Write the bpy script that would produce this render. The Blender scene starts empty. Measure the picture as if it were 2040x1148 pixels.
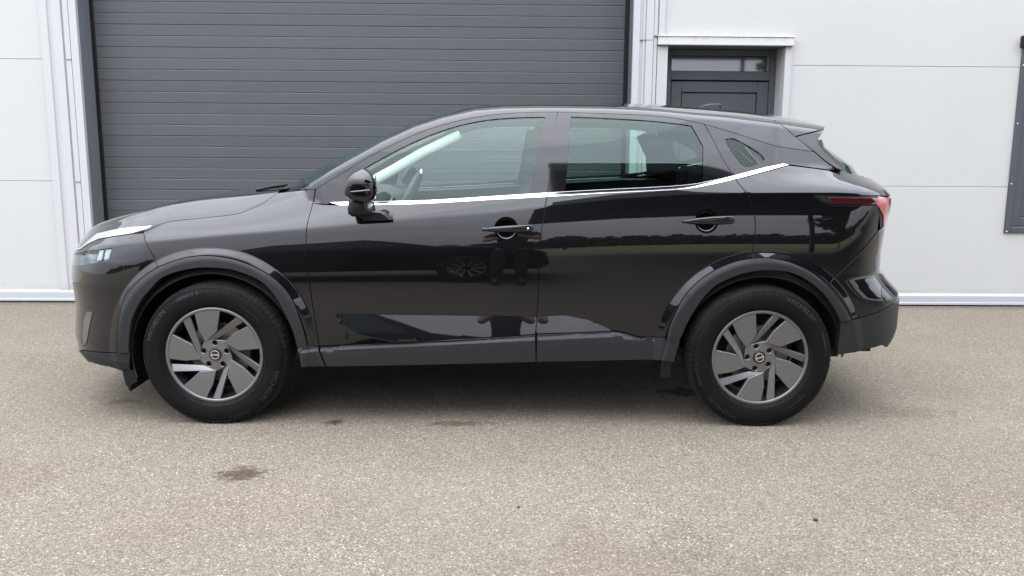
import bpy, bmesh, math, random
import numpy as np
from mathutils import Vector, Matrix
from mathutils.geometry import delaunay_2d_cdt
from mathutils.kdtree import KDTree
random.seed(4)
sc = bpy.context.scene
COL = sc.collection
R = math.radians

# ------------------------------------------------------------------ camera
cam_d = bpy.data.cameras.new('camera'); cam = bpy.data.objects.new('camera', cam_d); COL.objects.link(cam)
cam_d.sensor_width = 36.0; cam_d.lens = 36.0*1712/2040; cam_d.clip_start = .05; cam_d.clip_end = 3000
YAW, PITCH, ROLL, HCAM = 0.0141, 0.16609, 0.0070, 1.3706
fw = Vector((math.sin(YAW)*math.cos(PITCH), math.cos(YAW)*math.cos(PITCH), -math.sin(PITCH)))
rt = Vector((math.cos(YAW), -math.sin(YAW), 0)); up = rt.cross(fw)
rt2 = rt*math.cos(ROLL)+up*math.sin(ROLL); up2 = up*math.cos(ROLL)-rt*math.sin(ROLL)
cam.matrix_world = Matrix(((rt2.x, up2.x, -fw.x, 0), (rt2.y, up2.y, -fw.y, 0), (rt2.z, up2.z, -fw.z, HCAM), (0, 0, 0, 1)))
sc.camera = cam

# ------------------------------------------------------------------ overcast daylight
SUN_EL, SUN_AZ = R(68), R(205)           # azimuth clockwise from +Y: high behind the photographer, to the left
wd = bpy.data.worlds.new('World'); sc.world = wd; wd.use_nodes = True
nt = wd.node_tree; nt.nodes.clear()
def wn(t, **k):
    n = nt.nodes.new(t)
    for a, b in k.items(): setattr(n, a, b)
    return n
sky = wn('ShaderNodeTexSky', sky_type='NISHITA', sun_disc=False, sun_elevation=SUN_EL, sun_rotation=SUN_AZ, air_density=1.0, dust_density=4.0, ozone_density=1.0)
hs = wn('ShaderNodeHueSaturation'); hs.inputs['Saturation'].default_value = .10
tc = wn('ShaderNodeTexCoord'); mp = wn('ShaderNodeMapping'); mp.inputs['Scale'].default_value = (1.0, 1.0, 4.5)
ns = wn('ShaderNodeTexNoise'); ns.inputs['Scale'].default_value = 2.6; ns.inputs['Detail'].default_value = 6; ns.inputs['Roughness'].default_value = .55
rp = wn('ShaderNodeMapRange'); rp.inputs['From Min'].default_value = .3; rp.inputs['From Max'].default_value = .72
rp.inputs['To Min'].default_value = 38.0; rp.inputs['To Max'].default_value = 54.0
cg = wn('ShaderNodeCombineColor')
mx = wn('ShaderNodeMix', data_type='RGBA'); mx.inputs['Factor'].default_value = .85
bg = wn('ShaderNodeBackground'); bg.inputs['Strength'].default_value = .15
wo = wn('ShaderNodeOutputWorld'); lk = nt.links.new
tint = wn('ShaderNodeMix', data_type='RGBA', blend_type='MULTIPLY'); tint.inputs['Factor'].default_value = 1
tint.inputs['B'].default_value = (.935, .975, 1.085, 1)
lk(tc.outputs['Generated'], mp.inputs['Vector']); lk(mp.outputs['Vector'], ns.inputs['Vector']); lk(ns.outputs['Fac'], rp.inputs['Value'])
# overcast luminance: the zenith three times as bright as the horizon
sx_ = wn('ShaderNodeSeparateXYZ'); lk(tc.outputs['Generated'], sx_.inputs['Vector'])
gr_ = wn('ShaderNodeMapRange'); gr_.inputs['From Min'].default_value = 0; gr_.inputs['From Max'].default_value = 1; gr_.inputs['To Min'].default_value = .21; gr_.inputs['To Max'].default_value = 1.0
lk(sx_.outputs['Z'], gr_.inputs['Value']); mu_ = wn('ShaderNodeMath', operation='MULTIPLY'); lk(rp.outputs['Result'], mu_.inputs[0]); lk(gr_.outputs['Result'], mu_.inputs[1])
for c in ('Red', 'Green', 'Blue'): lk(mu_.outputs[0], cg.inputs[c])
lk(sky.outputs['Color'], hs.inputs['Color']); lk(hs.outputs['Color'], mx.inputs['A']); lk(cg.outputs['Color'], mx.inputs['B'])
lk(mx.outputs['Result'], tint.inputs['A']); lk(tint.outputs['Result'], bg.inputs['Color']); lk(bg.outputs['Background'], wo.inputs['Surface'])
sun_d = bpy.data.lights.new('sun', 'SUN'); sun_d.energy = .6; sun_d.angle = R(50); sun_d.color = (1, .97, .93)
sun = bpy.data.objects.new('sun', sun_d); COL.objects.link(sun)
sd = Vector((math.sin(SUN_AZ)*math.cos(SUN_EL), math.cos(SUN_AZ)*math.cos(SUN_EL), math.sin(SUN_EL)))
sun.rotation_euler = sd.to_track_quat('Z', 'Y').to_euler()
sc.view_settings.view_transform = 'Standard'; sc.view_settings.look = 'None'
sc.view_settings.exposure = 0.12; sc.view_settings.gamma = 1.0; sc.view_settings.use_curve_mapping = False
sc.render.engine = 'CYCLES'; sc.cycles.use_adaptive_sampling = False; sc.cycles.max_bounces = 10; sc.cycles.transparent_max_bounces = 16

# ------------------------------------------------------------------ materials
class M:
    """small helper round a node material"""
    def __init__(s, name, col=(.5, .5, .5), rough=.5, metal=0.0, **k):
        s.m = bpy.data.materials.new(name); s.m.use_nodes = True; s.t = s.m.node_tree
        s.b = s.t.nodes['Principled BSDF']
        s.b.inputs['Base Color'].default_value = (*col, 1); s.b.inputs['Roughness'].default_value = rough; s.b.inputs['Metallic'].default_value = metal
        for a, v in k.items(): s.b.inputs[a.replace('_', ' ')].default_value = v
    def n(s, t, ins=None, **k):
        n = s.t.nodes.new(t)
        for a, b in k.items(): setattr(n, a, b)
        for a, b in (ins or {}).items():
            if hasattr(b, 'is_linked') or hasattr(b, 'node'): s.t.links.new(b, n.inputs[a])
            else: n.inputs[a].default_value = b
        return n
    def l(s, a, b): s.t.links.new(a, b)
    def coord(s, kind='Object', scale=(1, 1, 1)):
        c = s.n('ShaderNodeTexCoord'); return s.n('ShaderNodeMapping', {'Vector': c.outputs[kind], 'Scale': scale}).outputs['Vector']
    def noise(s, vec, scale, detail=4, rough=.55):
        return s.n('ShaderNodeTexNoise', {'Vector': vec, 'Scale': scale, 'Detail': detail, 'Roughness': rough}).outputs['Fac']
    def rng(s, v, a, b, c, d):
        return s.n('ShaderNodeMapRange', {'Value': v, 'From Min': a, 'From Max': b, 'To Min': c, 'To Max': d}).outputs['Result']
    def math(s, op, a, b=0.0):
        return s.n('ShaderNodeMath', {0: a, 1: b}, operation=op).outputs[0]
    def mix(s, f, a, b, blend='MIX'):
        n = s.n('ShaderNodeMix', data_type='RGBA', blend_type=blend)
        for k, v in (('Factor', f), ('A', a), ('B', b)):
            if hasattr(v, 'is_linked'): s.l(v, n.inputs[k])
            elif k == 'Factor': n.inputs[k].default_value = v
            else: n.inputs[k].default_value = (*v, 1)
        return n.outputs['Result']
    def bump(s, h, strength=.3, dist=.01):
        b = s.n('ShaderNodeBump', {'Height': h, 'Strength': strength, 'Distance': dist}); s.l(b.outputs['Normal'], s.b.inputs['Normal']); return s

def grime(name, col, rough, amt=.12, scale=3.0, metal=0, bump=0, fine=60, **k):
    m = M(name, col, rough, metal, **k); v = m.coord()
    n1 = m.noise(v, scale, 6); f = m.rng(n1, .35, .7, 1-amt, 1+amt*.5)
    c = m.n('ShaderNodeMix', data_type='RGBA', blend_type='MULTIPLY'); c.inputs['Factor'].default_value = 1; c.inputs['A'].default_value = (*col, 1)
    g = m.n('ShaderNodeCombineColor')
    for q in ('Red', 'Green', 'Blue'): m.l(f, g.inputs[q])
    m.l(g.outputs['Color'], c.inputs['B']); m.l(c.outputs['Result'], m.b.inputs['Base Color'])
    m.l(m.rng(m.noise(v, fine, 3), .3, .7, max(rough-.06, .02), rough+.08), m.b.inputs['Roughness'])
    if bump: m.bump(m.noise(v, fine*4, 3), bump, .002)
    return m
MAT = {}
m = M('black_paint', (.0018, .0018, .0024), .25, 0, IOR=1.5, Specular_IOR_Level=.08, Coat_Weight=1.0, Coat_Roughness=.012, Coat_IOR=1.56)
v = m.coord(); m.bump(m.noise(v, 55, 2), .010, .002)
fl = m.rng(m.noise(v, 900, 1), .62, .75, 0, .004); cc = m.n('ShaderNodeCombineColor', {'Red': fl, 'Green': fl, 'Blue': fl})
m.l(m.mix(1.0, (.0018, .0018, .0024), cc.outputs['Color'], 'ADD'), m.b.inputs['Base Color']); MAT['paint'] = m.m
MAT['gloss'] = M('gloss_black_trim', (.006, .006, .007), .05, 0, IOR=1.55).m
MAT['plastic'] = grime('grey_plastic_cladding', (.0115, .0120, .0130), .52, .12, 5, bump=.15, fine=220, IOR=1.42).m
MAT['dark'] = M('black_recess', (.006, .006, .006), .8).m
MAT['liner'] = grime('wheel_liner', (.010, .010, .010), .8, .3, 8).m
MAT['chrome'] = M('chrome', (.86, .87, .88), .07, 1.0).m
MAT['seal'] = M('rubber_seal', (.006, .006, .006), .4, Specular_IOR_Level=.3).m
def glassmat(name, tint, rough=0.0, f0=1.52):
    m = M(name); t = m.t; t.nodes.remove(m.b)
    tr = m.n('ShaderNodeBsdfTransparent', {'Color': (*tint, 1)}); gl = m.n('ShaderNodeBsdfGlossy', {'Color': (.86, 1.0, .95, 1), 'Roughness': rough})
    bf = m.n('ShaderNodeNewGeometry'); fr = m.n('ShaderNodeFresnel', {'IOR': m.rng(bf.outputs['Backfacing'], 0, 1, f0, 1/f0)}); mx = m.n('ShaderNodeMixShader', {'Fac': fr.outputs[0]})
    m.l(tr.outputs[0], mx.inputs[1]); m.l(gl.outputs[0], mx.inputs[2]); m.l(mx.outputs[0], t.nodes['Material Output'].inputs['Surface']); return m.m
MAT['glass'] = glassmat('window_glass', (.79, .92, .88), 0, 1.57)
MAT['glass_screen'] = glassmat('rear_screen_glass', (.36, .43, .41), 0, 1.5)
MAT['glass_rear'] = glassmat('tinted_window_glass', (.62, .78, .72), 0, 1.52)
MAT['lens'] = glassmat('clear_lens', (.93, .95, .96), 0, 1.38)
MAT['glass_quarter'] = glassmat('quarter_window_glass', (.62, .72, .69), 0, 1.42)
MAT['lining'] = M('grey_pillar_lining', (.16, .165, .16), .8).m
MAT['interior'] = grime('interior_plastic', (.030, .031, .033), .6, .1, 6).m
MAT['seat'] = grime('seat_fabric', (.035, .036, .039), .9, .15, 14, bump=.3, fine=120).m
MAT['headliner'] = grime('headliner_fabric', (.34, .34, .33), .95, .06, 8).m
MAT['cream'] = M('light_pillar_trim', (.72, .72, .66), .6).m
MAT['mirror'] = M('mirror_glass', (.9, .9, .9), .01, 1.0).m
# tyre: dirty black rubber
m = M('tyre_rubber', (.014, .014, .0145), .6, Specular_IOR_Level=.12); v = m.coord(); f = m.rng(m.noise(v, 7, 7, .7), .45, .72, 0, .35)
sx = m.n('ShaderNodeSeparateXYZ', {'Vector': v}); r2_ = m.math('SQRT', m.math('ADD', m.math('MULTIPLY', sx.outputs['X'], sx.outputs['X']), m.math('MULTIPLY', sx.outputs['Z'], sx.outputs['Z'])))
c_ = m.mix(f, (.0045, .0045, .0047), (.0105, .0102, .0100)); c_ = m.mix(m.math('MULTIPLY', m.rng(r2_, .338, .352, 0, 1), m.rng(m.noise(v, 14, 4), .3, .7, .5, 1)), c_, (.030, .028, .026))   # road dust on the tread
m.l(c_, m.b.inputs['Base Color']); m.l(m.rng(m.noise(v, 9, 5), .35, .65, .45, .7), m.b.inputs['Roughness'])
m.bump(m.noise(v, 500, 2), .15, .001); MAT['tyre'] = m.m
MAT['letters'] = M('tyre_lettering', (.017, .017, .018), .5).m
m = M('alloy', (.185, .183, .182), .42, .85); v = m.coord(); m.l(m.rng(m.noise(v, 300, 2), .3, .7, .36, .46), m.b.inputs['Roughness']); MAT['alloy'] = m.m
MAT['alloy_in'] = grime('wheel_barrel', (.035, .034, .033), .5, .3, 20, metal=.5).m
MAT['disc'] = grime('brake_disc', (.25, .23, .21), .35, .2, 30, metal=.9).m
MAT['caliper'] = grime('caliper_casting', (.20, .19, .17), .5, .3, 20, metal=.6).m
MAT['emblem'] = M('emblem_metal', (.80, .79, .76), .18, 1.0).m
MAT['drl'] = M('running_light_lens', (.24, .255, .255), .16, 0, IOR=1.5, Coat_Weight=1.0).m
MAT['reflector'] = M('lamp_reflector', (.12, .125, .128), .26, 1.0).m
m = M('red_lens', (.30, .006, .012), .08, 0, IOR=1.6, Coat_Weight=1.0); v = m.coord(); w = m.n('ShaderNodeTexWave', {'Vector': v, 'Scale': 60.0}, bands_direction='X')
m.l(m.mix(w.outputs['Fac'], (.22, .004, .010), (.36, .010, .018)), m.b.inputs['Base Color']); MAT['red'] = m.m
MAT['red_dark'] = M('dark_red_lens', (.035, .004, .006), .06, 0, IOR=1.6, Coat_Weight=1.0).m
MAT['pink'] = M('pale_red_lens', (.42, .085, .105), .10, 0, IOR=1.55, Coat_Weight=1.0).m

# ------------------------------------------------------------------ object helpers
def tag(o, label=None, cat=None, group=None, kind=None):
    if label: o['label'] = label
    if cat: o['category'] = cat
    if group: o['group'] = group
    if kind: o['kind'] = kind
    return o
def empty(name, loc=(0, 0, 0), rz=0.0, parent=None):
    o = bpy.data.objects.new(name, None); o.empty_display_size = .1; COL.objects.link(o); o.location = loc; o.rotation_euler = (0, 0, rz)
    if parent: o.parent = parent
    return o
def link(name, me, mat, parent=None, smooth=True):
    if mat is not None and not me.materials: me.materials.append(mat)
    o = bpy.data.objects.new(name, me); COL.objects.link(o)
    if parent: o.parent = parent
    return o
def mesh(name, vs, fs, mat, parent=None, smooth=False, sharp=None):
    me = bpy.data.meshes.new(name); me.from_pydata([tuple(map(float, q)) for q in vs], [], fs); me.update()
    if smooth:
        me.polygons.foreach_set('use_smooth', [True]*len(me.polygons))
        if sharp: me.set_sharp_from_angle(angle=R(sharp))
    return link(name, me, mat, parent)
class MB:
    def __init__(s): s.v, s.f = [], []
    def box(s, x0, x1, y0, y1, z0, z1):
        b = len(s.v); s.v += [(x, y, z) for x in (x0, x1) for y in (y0, y1) for z in (z0, z1)]
        s.f += [tuple(b+i for i in q) for q in ((0, 1, 3, 2), (4, 6, 7, 5), (0, 4, 5, 1), (2, 3, 7, 6), (0, 2, 6, 4), (1, 5, 7, 3))]; return s
    def poly(s, pts):
        b = len(s.v); s.v += list(pts); s.f.append(tuple(range(b, b+len(pts)))); return s
    def grid(s, rows, close=False):
        b = len(s.v); n = len(rows[0])
        for r in rows: s.v += list(r)
        for i in range(len(rows)-1):
            for j in range(n if close else n-1):
                k = (j+1) % n; s.f.append((b+i*n+j, b+i*n+k, b+(i+1)*n+k, b+(i+1)*n+j))
        return s
    def lathe(s, prof, n=64, axis='y', a0=0, a1=2*math.pi, c=(0, 0, 0)):
        rows = []; full = abs(a1-a0-2*math.pi) < 1e-6; m_ = n if full else n+1
        for r, h in prof:
            rows.append([(c[0]+r*math.cos(a0+(a1-a0)*k/n), c[1]+h, c[2]+r*math.sin(a0+(a1-a0)*k/n)) for k in range(m_)])
        return s.grid(rows, full)
    def tube(s, path, rad, n=8, caps=True):
        P = [Vector(q) for q in path]; rows = []
        rr = rad if isinstance(rad, (list, tuple)) else [rad]*len(P)
        for i, p in enumerate(P):
            t = (P[min(i+1, len(P)-1)]-P[max(i-1, 0)]).normalized(); a = t.cross(Vector((0, 0, 1)))
            if a.length < .01: a = t.cross(Vector((1, 0, 0)))
            a.normalize(); b = t.cross(a)
            rows.append([tuple(p+(a*math.cos(2*math.pi*k/n)+b*math.sin(2*math.pi*k/n))*rr[i]) for k in range(n)])
        s.grid(rows, True)
        if caps: s.poly(rows[0][::-1]); s.poly(rows[-1])
        return s
    def build(s, name, mat, parent=None, smooth=False, sharp=None, bevel=0, seg=1):
        o = mesh(name, s.v, s.f, mat, parent, smooth, sharp)
        bm = bmesh.new(); bm.from_mesh(o.data); bmesh.ops.recalc_face_normals(bm, faces=bm.faces); bm.to_mesh(o.data); bm.free()
        if smooth and sharp: o.data.set_sharp_from_angle(angle=R(sharp))
        if bevel:
            b = o.modifiers.new('bevel', 'BEVEL'); b.width = bevel; b.segments = seg; b.limit_method = 'ANGLE'; b.angle_limit = R(35)
        return o
def inside(px, pz, poly):
    X = np.asarray(poly)[:, 0]; Z = np.asarray(poly)[:, 1]; X2 = np.roll(X, -1); Z2 = np.roll(Z, -1)
    c = (Z[None] > pz[:, None]) != (Z2[None] > pz[:, None])
    with np.errstate(divide='ignore', invalid='ignore'):
        xi = (X2-X)[None]*(pz[:, None]-Z[None])/(Z2-Z)[None]+X[None]
    return (np.sum(c & (px[:, None] < xi), 1) % 2) == 1
def edgedist(px, pz, poly):
    A = np.asarray(poly); B = np.roll(A, -1, 0); d = B-A; L = np.maximum((d**2).sum(1), 1e-12)
    t = np.clip(((px[:, None]-A[None, :, 0])*d[None, :, 0]+(pz[:, None]-A[None, :, 1])*d[None, :, 1])/L[None], 0, 1)
    return np.sqrt(np.min((px[:, None]-A[None, :, 0]-t*d[None, :, 0])**2+(pz[:, None]-A[None, :, 1]-t*d[None, :, 1])**2, 1))
def resample(poly, step):
    out = []
    for i, a in enumerate(poly):
        b = poly[(i+1) % len(poly)]; L = math.hypot(b[0]-a[0], b[1]-a[1]); n = max(1, int(math.ceil(L/step)))
        for k in range(n): out.append((a[0]+(b[0]-a[0])*k/n, a[1]+(b[1]-a[1])*k/n))
    return out
def dedupe(poly, e=.0015):
    out = []
    for q in poly:
        if not out or math.hypot(q[0]-out[-1][0], q[1]-out[-1][1]) > e: out.append(q)
    if math.hypot(out[0][0]-out[-1][0], out[0][1]-out[-1][1]) <= e: out.pop()
    return out
def shrink(poly, g):
    P = np.array(poly); n = len(P); area = .5*np.sum(P[:, 0]*np.roll(P[:, 1], -1)-np.roll(P[:, 0], -1)*P[:, 1])
    s = 1 if area > 0 else -1; e = np.roll(P, -1, 0)-P; L = np.linalg.norm(e, axis=1, keepdims=True); e = e/np.maximum(L, 1e-9)
    nn = s*np.stack([-e[:, 1], e[:, 0]], 1); m = nn+np.roll(nn, 1, 0); ml = np.linalg.norm(m, axis=1, keepdims=True); m = m/np.maximum(ml, .3)
    c = np.clip(np.sum(m*nn, 1, keepdims=True), .5, 1)
    return P+m*g/c, -m

# ---- body surface: half width S(x, z) of the car at station x (front is -x) and height z ----
def ip(x, t):
    return np.interp(x, [a for a, b in t], [b for a, b in t])
def sm(v):
    v = np.clip(v, 0, 1); return v*v*(3-2*v)
XF, XR, ZW = -1.3325, 1.3325, 0.345
T_CREASE = [(-2.3,.83),(-1.616,.895),(-1.31,.925),(-.866,.963),(-.386,1.012),(.039,1.047),(.279,1.075),(.62,1.11),(.962,1.133),(1.237,1.142),(1.869,1.147),(2.3,1.147)]
T_BELT = [(-1.25,1.8),(-.97,1.25),(-.88,1.10),(-.8,1.074),(-.677,1.078),(-.284,1.09),(.003,1.11),(.281,1.128),(.543,1.146),(.828,1.162),(.97,1.175),(1.077,1.195),(1.183,1.22),(1.324,1.258),(1.433,1.284),(1.68,1.262),(1.9,1.24),(2.3,1.24)]
T_TOP = [(-.975,1.139),(-.759,1.269),(-.53,1.397),(-.379,1.468),(-.244,1.513),(-.079,1.553),(.07,1.566),(.262,1.5695),(.566,1.568),(.714,1.563),(.864,1.554),(1.014,1.540),(1.175,1.529),(1.423,1.504),(1.661,1.473),(1.9,1.44)]
T_SILL = [(-1.2,.375),(-.822,.388),(-.381,.411),(.229,.453),(.634,.474),(.751,.443),(.867,.440),(1.2,.44)]
T_FAC = [(-1.2,.36),(-.786,.377),(-.359,.400),(.229,.431),(.312,.436),(.775,.460),(1.2,.47)]
T_SCT = [(-.73,.553),(-.38,.551),(-.02,.548),(.24,.545),(.37,.553),(.49,.53),(.61,.478)]
T_SCK = [(-.73,.545),(-.715,.51),(-.63,.455),(-.45,.418),(-.19,.428),(.229,.453),(.61,.476)]
T_XN = [(.10,-2.02),(.16,-2.14),(.2,-2.21),(.25,-2.25),(.3,-2.272),(.38,-2.282),(.52,-2.265),(.6,-2.268),(.67,-2.278),(.73,-2.27),(.8,-2.255),(.85,-2.225),(.9,-2.19),(.97,-2.15),(1.15,-2.1)]
T_XT = [(.25,2.02),(.32,2.12),(.365,2.165),(.40,2.185),(.45,2.20),(.60,2.20),(.64,2.19),(.70,2.13),(.75,2.09),(.85,2.09),(.97,2.105),(1.02,2.115),(1.09,2.13),(1.115,2.13),(1.13,2.125),(1.16,2.10),(1.2,2.055),(1.25,1.99),(1.6,1.6)]
T_GAPF = [(-60,.62),(-30,.49),(-8,.466),(12,.468),(27,.475),(45,.487),(70,.492),(90,.492),(110,.492),(135,.491),(155,.487),(170,.482),(190,.48),(220,.52),(240,.6)]
T_GAPR = [(-60,.6),(-30,.49),(-8,.47),(10,.472),(30,.476),(60,.488),(90,.492),(120,.492),(150,.488),(175,.485),(195,.51),(220,.58),(240,.65)]
def polar(x, z, xw):
    dx, dz = x-xw, z-ZW
    r = np.hypot(dx, dz); a = np.degrees(np.arctan2(dz, dx)); a = np.where(a < -100, a+360, a)
    return r, a
def nose_x1(z): return ip(z, T_XN) + .62
def tail_x1(z): return ip(z, T_XT) - .46
def S(x, z):
    x = np.asarray(x, float); z = np.asarray(z, float)
    zc = ip(x, T_CREASE); zb = ip(x, T_BELT)
    W0 = .886
    t = np.clip((z-.62)/(zc-.62), 0, 1)
    low = W0 - (zc-.62)*.185*t**3.0/3.0 - .055*np.clip(.62-z, 0, 1)**1.5
    wc = W0 - (zc-.62)*.185/3.0
    dz = np.clip(z-zc, 0, None); dzb = np.minimum(dz, np.maximum(zb-zc, 0))
    m = ip(x, [(-1.3,.55),(-.6,.46),(.6,.40),(1.3,.38),(1.9,.20)])
    c = ip(x, [(-1.3,2.9),(-.75,.9),(-.3,.3),(.9,.4),(1.4,2.0),(1.7,3.6)])
    mid = wc - m*dzb - c*dzb**2
    rb = .006                                       # soften the crease
    e = np.clip((dz+0*z-(-rb))/(2*rb), 0, 1)
    sgn = z-zc
    soft = np.where(np.abs(sgn) < rb, -(rb-np.abs(sgn))**2/(4*rb)*(m-.16), 0)
    y = np.where(z < zc, low, mid) + soft
    # greenhouse
    zz = np.clip(z-zb, 0, None)
    def integ(v): return .27*v + .31*(v-1.1)**2*np.sign(v-1.1)
    y = np.where(zz > 0, mid - (integ(zb+zz)-integ(zb)), y)
    y = y - np.clip(x-.9, 0, None)**2*.10*sm((z-1.0)/.3)*np.where(zz > 0, 1, sm((z-zc)/.1))
    # roof edge rounding
    zt = ip(x, T_TOP); q = np.clip((z-(zt-.05))/.05, 0, 1)
    y = y - .10*sm((x+.965)/.06)*(1-np.sqrt(np.clip(1-q*q, 0, 1)))
    # scallop in the lower doors
    st, sk, zs = ip(x, T_SCT), ip(x, T_SCK), ip(x, T_SILL)
    T = .205
    hgt = np.clip(st-sk, 0, None)
    wk = np.clip((sk-zs)/.025, 0, 1)
    b = np.where(z > sk, T*np.clip(st-z, 0, None), T*hgt*(1-wk*np.clip((sk-z)/np.maximum(sk-zs, .004), 0, 1)))
    inx = (x > -.73) & (x < .61)
    y = y + np.where(inx, b, 0)
    # sill below the doors
    zs = zs-.003; zf = np.minimum(ip(x, T_FAC), zs-.002)
    sill = np.where(z > zf, .899+.012*np.clip((zs-z)/np.maximum(zs-zf, .002), 0, 1), .911-.05*np.clip(zf-.03-z, 0, 1)-.5*np.clip(.29-z, 0, 1))
    k = (x > -.95) & (x < .95) & (z < zs)
    y = np.where(k, sill, y)
    # bumpers tuck in at the bottom
    y = y - np.where((x < -1.3) | (x > 1.3), .9*np.clip(.30-z, 0, 1)**1.2, 0)
    # nose and tail in plan
    x1, xn = nose_x1(z), ip(z, T_XN)
    tn = np.clip((x1-x)/(x1-xn), 0, 1)
    y = y*np.clip(1-tn**2.5, 0, 1)**(1/2.1)
    x2, xt = tail_x1(z), ip(z, T_XT)
    tt = np.where(z < zb+.0, np.clip((x-x2)/(xt-x2), 0, 1), 0)
    tt = tt*np.where(x > 1.3, 1, 0)
    y = y*np.clip(1-tt**3, 0, 1)**(1/2.2)
    # wheel-arch flares
    for xw, tab in ((XF, T_GAPF), (XR, T_GAPR)):
        r, a = polar(x, z, xw)
        rg = ip(a, tab); w = .034 + .012*np.abs(np.cos(np.radians(a)))
        u = np.clip((rg+w-r)/w, 0, 1); u = np.where(u < .2, u*u/.4, u-.1)/.9
        y = y + .014*u*np.where(a > -30, 1, np.clip((a+60)/30, 0, 1))
    return y
def dmap(x, z):
    """unroll x so that the rounded nose and tail are sampled evenly"""
    x1, xn = nose_x1(z), ip(z, T_XN); x2, xt = tail_x1(z), ip(z, T_XT)
    a = x1-xn; b = xt-x2
    d = np.where(x < x1, x1 - a*np.arcsin(np.clip((x1-x)/a, 0, 1)), x)
    low = z < 1.22
    return np.where((x > x2) & low, x2 + b*np.arcsin(np.clip((x-x2)/b, 0, 1)), d)
def dinv(d, z):
    x1, xn = nose_x1(z), ip(z, T_XN); x2, xt = tail_x1(z), ip(z, T_XT)
    a = x1-xn; b = xt-x2
    x = np.where(d < x1, x1 - a*np.sin(np.clip((x1-d)/a, 0, np.pi/2)), d)
    low = z < 1.22
    return np.where((d > x2) & low, x2 + b*np.sin(np.clip((d-x2)/b, 0, np.pi/2)), x)
# ------------------------------------------------------------------ panels laid on the body surface
def PT(d, z, off):
    x = dinv(d, z); o = off(x, z) if callable(off) else off
    return np.stack([x, -(S(x, z)+o), z], -1)
def normals(d, z, off, h=.0015):
    a = PT(d+h, z, off)-PT(d-h, z, off); b = PT(d, z+h, off)-PT(d, z-h, off); n = np.cross(a, b)
    l = np.linalg.norm(n, axis=1, keepdims=True); n = np.where(l > 1e-12, n/np.maximum(l, 1e-12), [[0, -1, 0]]); return n
def feature_points():
    xs = np.arange(-2.2, 2.1, .014); P = []
    zc = ip(xs, T_CREASE)
    for o in (-.016, -.0065, -.003, 0, .003, .0065, .016): P += list(zip(xs, zc+o))
    xs = np.arange(-.74, .62, .016)
    for T_, oo in ((T_SCT, (-.002, .002)), (T_SCK, (-.004, .003)), (T_FAC, (-.002, .002)), (T_SILL, (-.0035, -.007, 0))):
        for o in oo: P += list(zip(xs, ip(xs, T_)+o))
    xs = np.arange(-.97, 1.9, .02); zt = ip(xs, T_TOP)
    for t in (0, .25, .5, .7, .85, .95, .985): P += list(zip(xs, zt-.05+.05*t))
    for xw, tab in ((XF, T_GAPF), (XR, T_GAPR)):
        for a in np.arange(-30, 215, 1.3):
            rg = float(ip(a, tab)); w = .034+.012*abs(math.cos(R(a)))
            for q in (-.028, -.014, -.001, w*.25, w*.5, w*.72, w*.82, w*.9, w*.96, w+.001, w+.010, w+.022): P.append((xw+(rg+q)*math.cos(R(a)), ZW+(rg+q)*math.sin(R(a))))
    return np.array(P)
FEAT = feature_points()
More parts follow.
